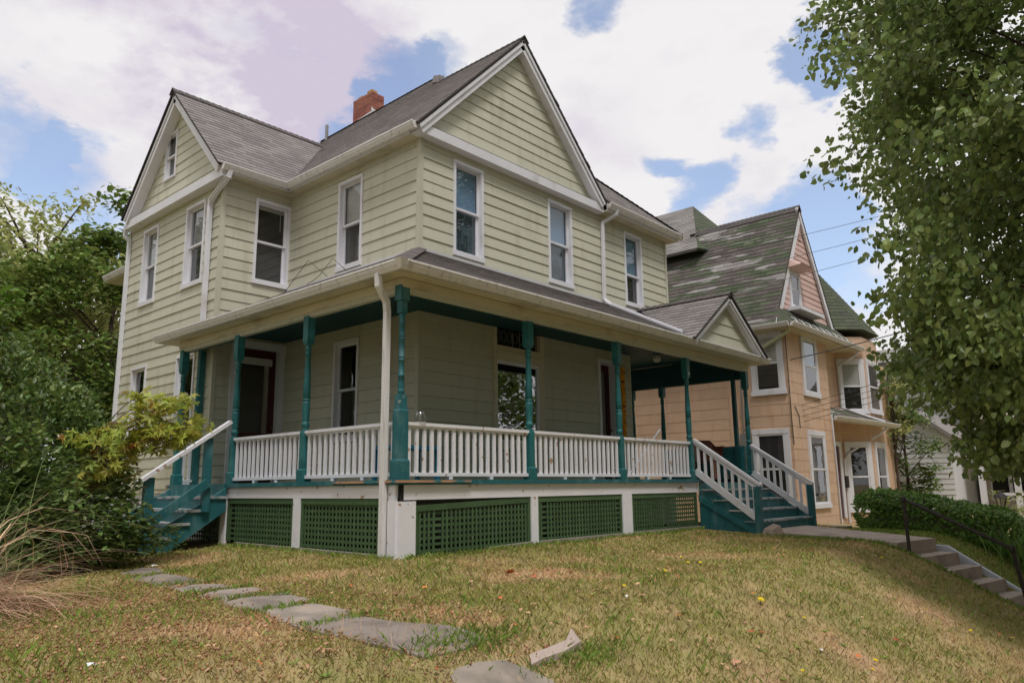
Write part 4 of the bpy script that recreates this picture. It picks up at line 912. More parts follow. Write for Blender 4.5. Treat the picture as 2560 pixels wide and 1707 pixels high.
# red entry door
mb = MB(); OR_.box(mb, 15.22, 15.34, -1.15, 1.10, .0, .06); OR_.box(mb, 16.25, 16.45, -1.15, 1.10, .0, .06); OR_.box(mb, 15.22, 16.45, 1.0, 1.14, .0, .065); df = opart('door_frame', M_WHITE, mb)
mb = MB(); OR_.box(mb, 15.34, 16.25, -1.15, 1.0, .012, .03); mb.build('door', M_DOOR, df)
mb = MB(); OR_.box(mb, 16.50, 16.68, -.25, .1, .02, .12); opart('mailbox', M_IRON, mb)
mb = MB(); OL.box(mb, .0, .22, .55, 1.25, .014, .12); OL.box(mb, .05, .2, -.5, .35, .014, .08); mb.tube([(11.94, .12, 1.25), (11.94, .12, 3.9)], .02, 6); mb.tube([(11.94, .1, .5), (11.94, .1, -.6)], .025, 6); opart('meter_box', M_METAL, mb)
mb = MB(); mb.tube([(11.97, -1.23, 4.0), (11.96, -1.235, 2.6), (11.97, -1.23, 1.35), (11.99, -1.23, .9)], .012, 5); mb.tube([(12.25, -1.225, 1.95), (12.5, -1.225, 1.7), (12.52, -1.225, 1.35)], .01, 5); opart('wall_cable', M_CABLE, mb)
# entry hood
mb = MB(); mb.hexa([(15.02, -1.28, 1.72), (18.55, -2.0, 1.60), (18.7, -1.4, 1.66), (15.02, -.80, 1.78), (15.02, -1.28, 1.80), (18.55, -2.0, 1.68), (18.7, -1.4, 2.02), (15.02, -.80, 2.18)]); hd = opart('entry_hood', M_WHITE, mb)
mb = MB(); mb.hexa([(15.0, -1.30, 1.805), (18.6, -2.03, 1.685), (18.72, -1.4, 2.025), (15.0, -.80, 2.185), (15.0, -1.30, 1.83), (18.6, -2.03, 1.71), (18.72, -1.4, 2.05), (15.0, -.80, 2.21)]); mb.build('hood_roof', M_MOSS, hd)
mb = MB(); mb.extrude(GP, (15.0, -1.29, 1.72), (18.6, -2.03, 1.60), (-.2, -.98, 0)); mb.build('gutter', M_GUT, hd)
mb = MB(); mb.tube([(17.9, -1.9, 1.6), (17.75, -1.72, 1.40), (16.75, -1.0, .78), (16.62, -.93, .6), (16.62, -.93, -1.3)], .04, 6); mb.tube([(14.98, -1.22, 1.9), (14.98, -1.23, -1.35), (15.1, -1.4, -1.45)], .035, 6)
mb.tube([(16.9, -1.55, 3.9), (16.7, -1.2, 3.65), (16.55, -1.0, 3.5), (16.55, -1.0, 2.2), (17.2, -1.5, 1.95), (18.2, -1.75, 1.8)], .045, 6); opart('downspout', M_WHITE, mb)
mb = MB(); mb.tube([(11.75, -1.45, 4.05), (11.78, -1.40, 3.9), (11.85, -.6, 3.55), (11.93, -.2, 3.4)], .05, 7); opart('downspout', M_PIPE, mb)
# roofs
rm = Roofer(M_MOSS, .15, .33, .012)
zl = lambda x: 4.1+1.6*(x-11.55)
def orp(poly, eave, m, rf=None, name='roof'):
    P = [np.array(q, float) for q in poly]; n = np.cross(P[1]-P[0], P[2]-P[0]); n /= np.linalg.norm(n); n = n if n[2] > 0 else -n
    mb = MB(); mb.prism(P, -n*.08); part = mb.build(name, m, oh)
    if rf: rf.plane(part, poly, eave)
    return part
o1 = orp([(11.55, -1.15, zl(11.55)), (11.55, 8, zl(11.55)), (13.85, 8, zl(13.85)), (13.85, 2.2, zl(13.85)), (14.05, 2.2, 8.1), (14.05, -1.15, 8.1)], (0, 1, 0), M_MOSS)
rm.plane(o1, [(11.55, -1.15, zl(11.55)), (14.05, -1.15, 8.1), (14.05, 2.2, 8.1), (11.55, 2.2, zl(11.55))], (0, 1, 0))
rm.plane(o1, [(11.55, 2.2, zl(11.55)), (13.85, 2.2, zl(13.85)), (13.85, 8, zl(13.85)), (11.55, 8, zl(11.55))], (0, 1, 0))
caps(o1, (14.05, -1.17, 8.12), (14.05, 2.3, 8.12), drop=.2); o1['label'] = 'steep brown roof with green moss and grey patches'
orp([(14.05, -1.15, 8.1), (16.15, -1.15, 4.65), (16.15, 2.5, 4.65), (14.05, 2.5, 8.1)], (0, 1, 0), M_MOSS)
orp([(11.55, -1.55, 4.10), (17.0, -1.55, 4.10), (16.3, -1.06, 4.68), (11.9, -1.06, 4.68)], (1, 0, 0), M_MOSS, rm); orp([(11.55, -1.55, 4.10), (11.9, -1.06, 4.68), (11.55, -1.06, 4.12)], (0, 1, 0), M_MOSS)
Pk, Pa, Pb = (17.2, 4, 10.34), (13.0, 1.73, 7.2), (16.1, 1.0, 7.3)
rg = Roofer(M_GREYR, .16, .4, .012); rgr = Roofer(M_GREENR, .16, .4, .012)
orp([Pa, Pk, (17.2, 8, 10.34), (13.0, 8, 7.2)], (0, 1, 0), M_GREYR, rg); orp([Pa, Pb, Pk], (1, 0, 0), M_GREENR, rgr)
orp([Pb, (21, 1.0, 4.2), (21, 8, 4.2), (17.2, 8, 10.34), Pk], (0, 1, 0), M_GREENR)
tc_ = (18.15, .35); oct_ = [(tc_[0]+2.15*math.cos(R(22.5+45*k)), tc_[1]+2.15*math.sin(R(22.5+45*k)), 4.72) for k in range(8)]
tw = None
mb = MB(); mb.add(oct_+[(*tc_, 7.7)], [(k, (k+1) % 8, 8) for k in range(8)]); mb.add(oct_, [tuple(range(8))[::-1]]); tw = opart('tower_roof', M_GREENR, mb)
for k in range(8): rgr.plane(tw, [oct_[k], oct_[(k+1) % 8], (*tc_, 7.7)], np.array(oct_[(k+1) % 8])-np.array(oct_[k]))
rm.finish(240); rg.finish(30); rgr.finish(20)
mb = MB(); mb.lathe(*tc_, [(7.6, .20), (7.66, .16), (7.7, .13), (7.85, .07), (8.0, .045), (8.15, .06), (8.25, .075), (8.32, .05), (8.36, .01)], 10); opart('finial', M_BROWN, mb)
# pink gable
pg = MB(); pg.prism([(11.95, -1.05, 4.68), (16.1, -1.05, 4.68), (14.05, -1.05, 8.05)], (0, .1, 0)); pg = opart('gable', M_PINK, pg)
siding(pg, Frame((0, -1.05, 0), (1, 0, 0), (0, -1, 0)), 4.68, 7.9, lambda z: (14.05-(8.02-z)*.625, 14.05+(8.02-z)*.60), M_PINK, [(12.95, 13.75, 4.75, 6.0)], expo=.17, phase=4.68, seams=False)
def orake(p, q):
    p = np.array(p, float); q = np.array(q, float); o = np.array((0, -1., 0)); d = (q-p)/np.linalg.norm(q-p); nn = np.cross(d, o); nn = nn if nn[2] > 0 else -nn
    mb = MB(); mb.hexa([p-nn*.22, q-nn*.22, q-nn*.22+o*.07, p-nn*.22+o*.07, p, q, q+o*.07, p+o*.07]); opart('rake_board', M_WHITE, mb)
orake((16.15, -1.08, 4.62), (14.06, -1.08, 8.1)); orake((11.98, -1.06, 4.63), (14.12, -1.06, 8.04))
gw = owin(Frame((0, -1.06, 0), (1, 0, 0), (0, -1, 0)), 12.95, 13.72, 4.75, 5.95, cas=.10)
mb = MB(); mb.hexa([(12.85, -1.06, 5.95), (13.85, -1.06, 5.95), (13.85, -1.45, 5.98), (12.85, -1.45, 5.98), (12.95, -1.06, 6.25), (13.75, -1.06, 6.25), (13.8, -1.5, 6.02), (12.9, -1.5, 6.02)]); opart('window_hood', M_PINK, mb)
mb = MB(); mb.box(12.7, 14.5, -1.45, -1.08, 4.66, 4.76); opart('window_sill', M_WHITE, mb)
mb = MB()
for k in range(6): mb.box(13.98-.05, 14.12+.05, -1.09, -1.075, 7.05+.09*k, 7.11+.09*k)
opart('gable_vent', M_PINK, mb)
mb = MB(); mb.extrude(GP, (11.58, 6, 4.0), (11.58, -1.52, 4.0), (-1, 0, 0)); opart('gutter', M_GUT, mb); mb = MB(); mb.extrude(GP, (11.58, -1.53, 4.0), (17.3, -1.53, 4.0), (0, -1, 0)); opart('gutter', M_GUT, mb)
mb = MB(); mb.box(11.6, 15.1, -1.52, -1.2, 3.97, 4.06); mb.box(11.6, 12, -1.2, 6, 3.98, 4.05); mb.box(15.1, 17.2, -1.52, -.9, 3.97, 4.06); opart('soffit', M_FRIEZE, mb)
sg = MB()
for k in range(9): x = 12.0+.5*k; sg.tube([(x, -1.6, 4.13), (x+.02, -1.52, 4.25), (x, -1.42, 4.32)], .013, 4)
for k in range(4): y = -1.2+.8*k; sg.tube([(11.5, y, 4.1), (11.57, y, 4.27)], .013, 4)
opart('snow_guard', M_FLASH, sg, kind='stuff')

# ------------------------------------------------------------------ houses further up the street
gh = empty('house', (33, 4, -1.4), 'grey clapboard house glimpsed behind the green tower, beyond the dark shrub', 'house')
mb = MB(); mb.box(30, 37, -1.6, 10, -2, 5.4); ghw = mb.build('wall', M_GREYS, gh); siding(ghw, Frame((30, 0, 0), (0, 1, 0), (-1, 0, 0)), 2.0, 5.4, cst(-1.6, 4), M_GREYS, expo=.32, phase=2, seams=False)
mb = MB(); mb.prism([(29.7, -1.9, 5.4), (37.3, -1.9, 5.4), (33.5, -1.9, 6.6)], (0, 12, 0)); mb.build('roof', M_GREYR, gh)
wh = empty('house', (28, 0, -1.4), 'white vinyl house with small gable behind the clipped hedge', 'house')
mb = MB(); mb.box(25, 29.9, -2.1, 6, -2, 1.7); mb.prism([(25, -2.1, 1.7), (25, -.2, 1.7), (25, -.9, 2.5)], (4, 0, 0)); whw = mb.build('wall', M_WVINYL, wh); siding(whw, Frame((25, 0, 0), (0, 1, 0), (-1, 0, 0)), -1.4, 1.7, cst(-2.1, 5), M_WVINYL, expo=.2, phase=-1.4, seams=False)
mb = MB(); mb.prism([(24.8, -2.35, 1.55), (24.8, -2.2, 1.5), (24.8, -.9, 2.55), (24.8, .3, 1.65), (24.8, .3, 1.8), (24.8, -.9, 2.72)], (5, 0, 0)); mb.build('roof', M_GREYR, wh)
ph = empty('house', (31, -4, -1.5), 'beige house with white porch columns behind the lantern', 'house')
mb = MB(); mb.box(28.5, 35, -6.5, -2.3, -2, 4.2); mb.build('wall', M_BEIGE, ph)
mb = MB(); mb.box(26.2, 28.5, -6.5, -2.6, 1.6, 1.9); mb.box(26.3, 26.45, -6.5, -3.3, -.65, -.55); mb.build('porch_roof', M_WHITE, ph)
for y in (-2.75, -3.9, -5.0, -6.1):
    mb = MB(); mb.box(26.3, 26.5, y-.1, y+.1, -1.9, 1.6); mb.build('column', M_WHITE, ph)
for y in (-3.0, -3.7, -4.6, -5.6):
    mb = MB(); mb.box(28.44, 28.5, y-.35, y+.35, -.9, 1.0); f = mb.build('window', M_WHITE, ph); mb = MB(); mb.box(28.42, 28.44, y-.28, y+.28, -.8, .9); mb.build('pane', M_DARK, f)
mb = MB(); mb.prism([(28.2, -6.7, 4.2), (28.2, -2.1, 4.2), (28.2, -4.4, 6.8)], (7, 0, 0)); mb.build('roof', M_GREYR, ph)

# ------------------------------------------------------------------ paths and steps
STONES = [[(-4.263, 0.128), (-3.911, 0.466), (-3.796, 0.26), (-4.015, -0.351), (-4.185, -0.359)], [(-4.37, -0.47), (-4.126, -0.579), (-4.081, -0.966), (-4.094, -1.36), (-4.394, -1.513), (-4.491, -1.419)], [(-4.494, -1.735), (-4.255, -1.607), (-4.096, -1.83), (-4.13, -2.036), (-4.319, -2.068), (-4.523, -2.006)], [(-4.535, -2.329), (-4.302, -2.192), (-4.038, -2.306), (-4.066, -2.502), (-4.286, -2.607), (-4.566, -2.846)], [(-4.642, -2.974), (-4.281, -2.81), (-3.998, -2.806), (-4.139, -3.351), (-4.365, -3.525), (-4.598, -3.461), (-4.632, -3.302)], [(-4.603, -3.515), (-4.349, -3.559), (-4.245, -3.661), (-4.257, -4.089), (-4.453, -4.235), (-4.728, -4.261), (-4.714, -4.001)], [(-4.756, -4.305), (-4.501, -4.304), (-4.334, -4.322), (-4.318, -4.795), (-4.059, -5.281), (-4.252, -5.321), (-4.587, -5.3), (-4.76, -5.047)], [(-4.5, -5.579), (-4.278, -5.553), (-4.085, -5.568), (-3.992, -5.645), (-3.922, -5.809), (-4.048, -5.927), (-4.613, -5.781)]]
pth = empty('footpath', (-4.3, -2.6, -1.1), 'flagstone path across the lawn to the side steps', kind='structure')
def slab(poly, top, th, m, name, parent, jit=.012):
    # subdivide outline for a worn edge
    pts = []
    for i, p in enumerate(poly):
        q = poly[(i+1) % len(poly)]; n = max(1, int(math.dist(p, q)/.12))
        for k in range(n): t = k/n; pts.append((p[0]+(q[0]-p[0])*t+random.uniform(-jit, jit), p[1]+(q[1]-p[1])*t+random.uniform(-jit, jit)))
    cx = sum(p[0] for p in pts)/len(pts); cy = sum(p[1] for p in pts)/len(pts); n = len(pts)
    mb = MB(); ins = [(cx+(x-cx)*.965, cy+(y-cy)*.965) for x, y in pts]
    v = [(x, y, top(x, y)-th) for x, y in pts] + [(x, y, top(x, y)-.008) for x, y in pts] + [(x, y, top(x, y)) for x, y in ins] + [(cx+(x-cx)*.55, cy+(y-cy)*.55, top(cx+(x-cx)*.55, cy+(y-cy)*.55)) for x, y in ins] + [(cx, cy, top(cx, cy))]
    mb.add(v, [(i, (i+1) % n, n+(i+1) % n, n+i) for i in range(n)] + [(n+i, n+(i+1) % n, 2*n+(i+1) % n, 2*n+i) for i in range(n)] + [(2*n+i, 2*n+(i+1) % n, 3*n+(i+1) % n, 3*n+i) for i in range(n)] + [(3*n+i, 3*n+(i+1) % n, 4*n) for i in range(n)])
    return mb.build(name, m, parent)
for s_ in STONES:
    cx = sum(p[0] for p in s_)/len(s_); cy = sum(p[1] for p in s_)/len(s_)
    g0 = float(gz(cx, cy)); sx = float(gz(cx+.2, cy)-gz(cx-.2, cy))/.4; sy = float(gz(cx, cy+.2)-gz(cx, cy-.2))/.4
    slab([(cx+(x-cx)*1.15, cy+(y-cy)*1.15) for x, y in s_], lambda x, y: float(gz(x, y))+.022+.005*math.sin(x*9)*math.sin(y*7), .09, M_SLATE, 'flagstone', pth)
wk = MB(); wk.hexa([(5.45, -3.05, -1.3), (7.6, -3.05, -1.3), (6.66, -5.62, -1.5), (5.30, -5.40, -1.5), (5.45, -3.05, -.925), (7.6, -3.05, -.925), (6.66, -5.62, -1.04), (5.30, -5.40, -1.04)]); wk.build('concrete_walk', M_CONC, kind='structure', label='concrete walk from the front steps', loc=(6.2, -4.3, -1))
cs = empty('concrete_steps', (6, -6.2, -1.6), 'worn concrete steps going down the grass bank to the street', 'steps')
for k in range(7):
    f = lambda s: (5.30 if s == 0 else 6.66, -5.40-.315*k-(0 if s == 0 else .22)); z = -1.25-.186*k
    (xa, ya), (xb, yb) = f(0), f(1); mb = MB(); j = .03
    mb.hexa([(xa, ya-.335, z-.4), (xb, yb-.335, z-.4), (xb, yb+.05, z-.4), (xa, ya+.05, z-.4), (xa+random.uniform(0, j), ya-.32, z-random.uniform(0, .015)), (xb-random.uniform(0, j), yb-.32, z-random.uniform(0, .015)), (xb, yb+.05, z), (xa, ya+.05, z)])
    mb.build('step', M_CONC, cs)
hrl = empty('pipe_handrail', (5.4, -5.5, -1.3), 'rusty black pipe handrail beside the concrete steps', 'handrail')
A_, B_ = (5.42, -5.52, -.37), (5.14, -6.96, -1.05)
mb = MB(); mb.tube([(5.42, -5.53, -1.45), A_], .028, 10); mb.build('post', M_IRON, hrl); mb = MB(); mb.tube([(5.32, -7.10, -2.3), B_], .030, 10); mb.build('post', M_IRON, hrl)
mb = MB(); mb.tube([A_, B_], .026, 10); mb.build('rail', M_IRON, hrl)
for p in (A_, B_): mb = MB(); mb.lathe(p[0], p[1], [(p[2]-.055, .028), (p[2]-.05, .038), (p[2]-.02, .042), (p[2]+.015, .042), (p[2]+.035, .03), (p[2]+.042, .008)], 10); mb.build('fitting', M_IRON, hrl)
cp = MB(); pts = [(7.05, -5.0, -1.15), (6.86, -5.75, -1.17), (6.82, -6.2, -1.46), (6.68, -6.95, -1.92), (6.6, -7.6, -2.2)]
for p, q in zip(pts, pts[1:]): cp.hexa([(p[0]-.07, p[1], p[2]-.35), (q[0]-.07, q[1], q[2]-.35), (q[0]+.07, q[1], q[2]-.35), (p[0]+.07, p[1], p[2]-.35), (p[0]-.07, p[1], p[2]), (q[0]-.07, q[1], q[2]), (q[0]+.07, q[1], q[2]), (p[0]+.07, p[1], p[2])])
cp.build('kerb_coping', M_COPE, loc=(6.8, -6, -1.6), label='pale painted sloping coping right of the concrete steps', cat='kerb')

# ------------------------------------------------------------------ leaves
def leafshape(kind):
    if kind == 'heart': v = [(0, 0, 0), (1.0, 0, -.10), (.60, .36, .07), (.12, .40, .05), (.60, -.36, .07), (.12, -.40, .05)]; f = [(0, 1, 2, 3), (0, 5, 4, 1)]
    elif kind == 'oval': v = [(0, 0, 0), (1.0, 0, -.05), (.66, .24, .05), (.22, .22, .05), (.66, -.24, .05), (.22, -.22, .05)]; f = [(0, 1, 2, 3), (0, 5, 4, 1)]
    elif kind == 'narrow': v = [(0, 0, 0), (1, 0, -.1), (.55, .15, .02), (.2, .10, .0), (.55, -.15, .02), (.2, -.10, 0)]; f = [(0, 1, 2, 3), (0, 5, 4, 1)]
    elif kind == 'star':
        v = [(.15, 0, 0)]; f = []
        for a in (-105, -52, 0, 52, 105):
            t = R(a); L = .95 if abs(a) < 60 else .6
            i = len(v); v += [(.15+.42*math.cos(t-.38), .42*math.sin(t-.38), .02), (.15+L*math.cos(t), L*math.sin(t), -.09), (.15+.42*math.cos(t+.38), .42*math.sin(t+.38), .02)]; f.append((0, i, i+1, i+2))
    elif kind == 'clump':
        v = []; f = []
        r_ = np.random.default_rng(3)
        for k in range(5):
            a = r_.uniform(0, 6.28); o = r_.uniform(-.45, .45, 3); t = r_.uniform(-.5, .5)
            d = np.array((math.cos(a), math.sin(a), t)); s = np.array((-math.sin(a), math.cos(a), r_.uniform(-.6, .6)))
            i = len(v); v += [tuple(o), tuple(o+d*.3+s*.14), tuple(o+d*.6), tuple(o+d*.3-s*.14)]; f.append((i, i+1, i+2, i+3))
    return np.array(v, float), np.array(f, int)
def frames(axis, up):
    a = axis/np.linalg.norm(axis, axis=1, keepdims=True); s = np.cross(up, a); s /= (np.linalg.norm(s, axis=1, keepdims=True)+1e-9); n = np.cross(a, s)
    return a, s, n
def leafmesh(P, A, U, size, kind):
    v, f = leafshape(kind); a, s, n = frames(A, U)
    V = P[:, None, :] + size[:, None, None]*(v[None, :, 0:1]*a[:, None, :] + v[None, :, 1:2]*s[:, None, :] + v[None, :, 2:3]*n[:, None, :])
    F = f[None]+(np.arange(len(P))*len(v))[:, None, None]
    return V.reshape(-1, 3), F.reshape(-1, f.shape[1])
def foliage(thing, P, A, U, size, kind, m, singles=0, name='leaf', field='crown'):
    idx = np.arange(len(P))
    if singles:
        u, v, z = proj(P); vis = (z > 0) & (u > 0) & (u < 2560) & (v > 0) & (v < 1707); sc = np.where(vis, size/np.maximum(z, .1), -1)
        # prefer the outer leaves nearest the camera
        od = np.argsort(-sc)[:singles]; lv, lf = leafshape(kind); mb = MB(); mb.add(lv, [tuple(x) for x in lf]); me = mb.mesh(name, m)
        a, s, n = frames(A[od], U[od])
        for i, k in enumerate(od):
            h = size[k]; M = Matrix(((a[i][0]*h, s[i][0]*h, n[i][0]*h, P[k][0]), (a[i][1]*h, s[i][1]*h, n[i][1]*h, P[k][1]), (a[i][2]*h, s[i][2]*h, n[i][2]*h, P[k][2]), (0, 0, 0, 1)))
            put(name, me, M, thing)
        keep = np.ones(len(P), bool); keep[od] = False; idx = idx[keep]
    V, F = leafmesh(P[idx], A[idx], U[idx], size[idx], kind)
    return fastmesh(field, V, F, m, thing, **({'kind': 'stuff'} if singles else {}))
def spray(centers, per, rad, flat, droop, size, sj=.35, out=None):
    n = len(centers)*per; C = np.repeat(np.asarray(centers, float), per, 0)
    off = rng.normal(0, 1, (n, 3)); off /= np.linalg.norm(off, axis=1, keepdims=True); off *= (rng.random((n, 1))**.5)*rad; off[:, 2] *= flat
    P = C+off; ang = rng.uniform(0, 2*math.pi, n)
    A = np.stack([np.cos(ang), np.sin(ang), -droop+rng.normal(0, .35, n)], 1)
    if out is not None: o = P-np.asarray(out); o /= np.linalg.norm(o, axis=1, keepdims=True); A += o*.8
    U = np.stack([rng.normal(0, .45, n), rng.normal(0, .45, n), np.ones(n)], 1)
    return P, A, U, size*(1+rng.uniform(-sj, sj, n))
def ellip(n, c, r, lo=.55, seed=0, gap=.0):
    g = np.random.default_rng(seed); d = g.normal(0, 1, (n, 3)); d /= np.linalg.norm(d, axis=1, keepdims=True)
    q = (lo**3+(1-lo**3)*g.random((n, 1)))**(1/3)
    lump = 1+.10*np.sin(d[:, :1]*5+seed)+.10*np.sin(d[:, 1:2]*6+2*seed)+.08*np.sin(d[:, 2:3]*7+1)
    return np.array(c)+d*q*lump*np.array(r)
def limbs(thing, base, top, r0, targets, m, n=40, name='branch', sag=.15, start=(.35, 1.0), rr=.035):
    mb = MB(); b = np.array(base, float); t = np.array(top, float); k = 8
    pts = [b+(t-b)*(i/k)+np.array((random.uniform(-1, 1), random.uniform(-1, 1), 0))*r0*.35*(i > 0) for i in range(k+1)]
    mb.tube(pts, [r0*(1.25 if i == 0 else 1)*(1-.75*i/k) for i in range(k+1)], 10); mb.build('trunk', m, thing)
    mb = MB(); T = np.asarray(targets); od = rng.permutation(len(T))[:n]
    for j in od:
        e = T[j]; s = b+(t-b)*random.uniform(*start); h = (e[2]-b[2])/(t[2]-b[2]); s = b+(t-b)*min(max(h-random.uniform(.1, .35), start[0]), start[1])
        mid = (s+e)/2+np.array((random.uniform(-.2, .2), random.uniform(-.2, .2), sag*np.linalg.norm(e-s)))
        cur = [(1-q)**2*s+2*q*(1-q)*mid+q*q*e for q in np.linspace(0, 1, 6)]; L = np.linalg.norm(e-s)
        mb.tube(cur, [max(.006, rr*min(1, L/3)*(1-.85*q)) for q in np.linspace(0, 1, 6)], 5, caps=False)
    return mb.build(name, m, thing)
# linden by the street
LC, LR = np.array((5.6, -9.65, 6.0)), np.array((4.3, 4.3, 7.3))
lt = empty('linden_tree', (6.0, -9.8, float(gz(6.0, -9.8))), 'big street tree with heart shaped leaves overhanging from the right', 'tree')
cen = ellip(1000, LC, LR, .55, 5); cen = np.concatenate([cen[(cen[:, 2] > .25) & (cen[:, 2] < 11.5)], ellip(70, (5.9, -8.0, 1.5), (2.4, 1.9, 1.5), .4, 6), ellip(16, (5.2, -6.5, 2.4), (.8, .7, 1.4), .2, 7)]); cen = cen[cen[:, 2] > .05]
limbs(lt, (6.0, -9.8, float(gz(6.0, -9.8))-.1), (5.7, -9.4, 8.5), .24, cen, M_BARK, 240, start=(.28, 1.0), rr=.034)
P, A, U, sz = spray(cen[::2], 9, .62, .7, 1.4, .085, out=LC); foliage(lt, P, A, U, sz, 'narrow', M_BRACT, 0, field='bracts')
P, A, U, sz = spray(cen, 165, .64, .62, .9, .088, .5, out=LC)
U[:, :2] *= 2.0; U[:, 2] *= .7
foliage(lt, P, A, U, sz, 'heart', M_LIND, 295)
# left background
def bgtree(name, label, base, top, r0, cen, per, rad, m, size, kind, nb=30, flat=.7, droop=.3, rr=.05, group=None, bark=M_BARK, start=(.35, 1.0)):
    t = empty(name, base, label, 'tree', group); limbs(t, base, top, r0, cen, bark, nb, rr=rr, start=start)
    P, A, U, sz = spray(cen, per, rad, flat, droop, size); foliage(t, P, A, U, sz, kind, m); return t
bgtree('locust_tree', 'tall pale green feathery tree against the sky at the left edge', (.3, 19.2, -1.2), (-.3, 19.0, 7.6), .28, np.concatenate([ellip(150, (-1.8, 18.8, 6.0), (4.2, 3.5, 3.5), .35, 11), ellip(30, (1.5, 19.5, 6.2), (2.0, 2, 2.3), .3, 12)]), 95, .80, M_LOCUST, .19, 'oval', 70, droop=.5, rr=.08, start=(.5, 1.0))
bgtree('slender_tree', 'thin open tree with bare twigs next to the house gable', (3.6, 22.5, -1.2), (3.0, 22, 10.2), .12, ellip(36, (2.9, 22.0, 8.2), (1.9, 1.9, 3.2), .2, 13), 70, .6, M_MAPLE, .20, 'oval', 36, rr=.06, start=(.45, 1.0))
bgtree('maple_tree', 'dense dark green tree close behind the back corner of the yellow house', (1.2, 16.2, -1.2), (1.2, 16.2, 6), .2, np.concatenate([ellip(90, (.4, 15.2, 4.2), (3.0, 2.6, 4.0), .6, 14), ellip(40, (-.3, 14.2, 1.5), (2.2, 2, 2.4), .5, 15)]), 150, .7, M_MAPLE, .20, 'oval', 30)
bgtree('bushy_tree', 'round green tree low behind the dark shrub at the left', (-3.9, 10.5, -1.1), (-3.9, 10.5, 2.5), .12, np.concatenate([ellip(60, (-3.9, 10.4, 2.2), (2.0, 1.9, 2.5), .55, 16), ellip(30, (-5.2, 10, 1.2), (2, 1.6, 2), .5, 17)]), 150, .55, M_MAPLE, .16, 'oval', 20)
bgtree('distant_tree', 'shadowy green tree filling the gap under the feathery one', (-3.0, 21, -1.2), (-3.0, 21, 5), .2, np.concatenate([ellip(60, (-2.8, 21, 3.6), (3.4, 2.4, 3.6), .6, 18), ellip(40, (2.5, 24, 3.0), (3.4, 2, 3.8), .6, 19)]), 110, 1.0, M_MAPLE, .28, 'oval', 12)
bgtree('sapling', 'bright young green sapling rising above the shrub at the left edge', (-6.05, 1.7, -1.1), (-6.0, 1.6, 2.5), .022, np.concatenate([ellip(18, (-5.95, 1.6, 2.2), (.55, .5, .65), .1, 20), ellip(12, (-6.2, 1.2, 1.5), (.5, .5, .6), .1, 21)]), 50, .22, M_YOUNG, .11, 'oval', 26, droop=.2, rr=.012, bark=M_TWIG)
# dark shrub by the side steps
hs_ = empty('holly_shrub', (-5.1, 2.2, -1.15), 'dark glossy evergreen shrub crowding the side steps', 'shrub')
cen = np.concatenate([ellip(230, (-5.25, 2.5, .15), (1.55, 1.6, 1.75), .66, 22), ellip(70, (-4.55, 1.15, -.55), (.82, .85, .72), .55, 23), ellip(60, (-5.6, .9, -.4), (1.0, .9, .9), .6, 24)])
cen = cen[cen[:, 2] > -1.1]; limbs(hs_, (-5.1, 2.4, -1.2), (-5.2, 2.4, 1.2), .05, cen, M_BARK, 70, start=(.02, 1.0), rr=.016)
P, A, U, sz = spray(cen, 95, .27, .9, -.15, .082, out=(-5.2, 2.3, -.3)); foliage(hs_, P, A, U, sz, 'oval', M_HOLLY, 200)
tips = spray(cen[::5]+np.array((0, 0, .1)), 9, .12, 1.0, -.6, .055); foliage(hs_, *tips, 'oval', M_YOUNG, 0, field='new_growth')
sp = empty('holly_sprig', (-3.05, 1.75, -1.02), 'small dark evergreen sprig at the foot of the side steps', 'shrub'); P, A, U, sz = spray(ellip(14, (-3.05, 1.75, -.82), (.2, .2, .25), .2, 25), 22, .1, 1, -.3, .05); foliage(sp, P, A, U, sz, 'oval', M_HOLLY, 0)
# yellowing maple spray in front of the wall
jm = empty('japanese_maple', (-4.65, 1.0, -1.1), 'yellow-green star leaved maple reaching over the side handrail', 'tree')
cen = np.concatenate([ellip(19, (-4.0, .72, .60), (.66, .42, .20), .1, 26), ellip(8, (-3.70, .58, .98), (.42, .3, .20), .1, 27), ellip(9, (-4.32, .80, .16), (.32, .3, .32), .1, 28), ellip(5, (-3.42, .45, .66), (.26, .2, .12), .1, 29)])
limbs(jm, (-4.65, 1.0, -1.15), (-4.3, .9, .7), .024, cen, M_TWIG, 50, start=(.3, 1.0), rr=.014, sag=.08)
P, A, U, sz = spray(cen, 17, .20, .65, .55, .108, .35, out=(-4.6, .9, .2))
U[:, :2] *= 2.0; foliage(jm, P, A, U, sz, 'star', M_JMAP, 285)
# fountain of dry ornamental grass
dg = empty('ornamental_grass', (-6.36, -1.62, float(gz(-6.36, -1.62))), 'fountain of dry straw coloured ornamental grass at the left edge', 'grass clump')
def blades(n, base, spread, L0, L1, up0, up1, wdt, m, name, az=(0, 6.28), curl=.6, seg=6, parent=None, rise=1.0):
    V = []; F = []
    for i in range(n):
        a = random.uniform(*az); e = random.uniform(up0, up1); L = random.uniform(L0, L1); p = np.array(base, float)+np.array((random.gauss(0, spread), random.gauss(0, spread), 0))
        p[2] = float(gz(p[0], p[1]))-.02
        w = wdt*random.uniform(.7, 1.3); st = L/seg; k0 = len(V); sd = np.array((-math.sin(a), math.cos(a), random.uniform(-.5, .5)))
        c = curl*random.uniform(.5, 1.5)
        for s in range(seg+1):
            ww = w*(1-.8*s/seg); V += [p-sd*ww/2, p+sd*ww/2]
            p = p+np.array((math.cos(a)*math.cos(e), math.sin(a)*math.cos(e), math.sin(e)*rise))*st; e -= c/seg*(1+s*.35); g = float(gz(p[0], p[1]))+.02
            if p[2] < g: p[2] = g
        F += [(k0+2*s, k0+2*s+1, k0+2*s+3, k0+2*s+2) for s in range(seg)]
    return fastmesh(name, np.array(V), np.array(F), m, parent)
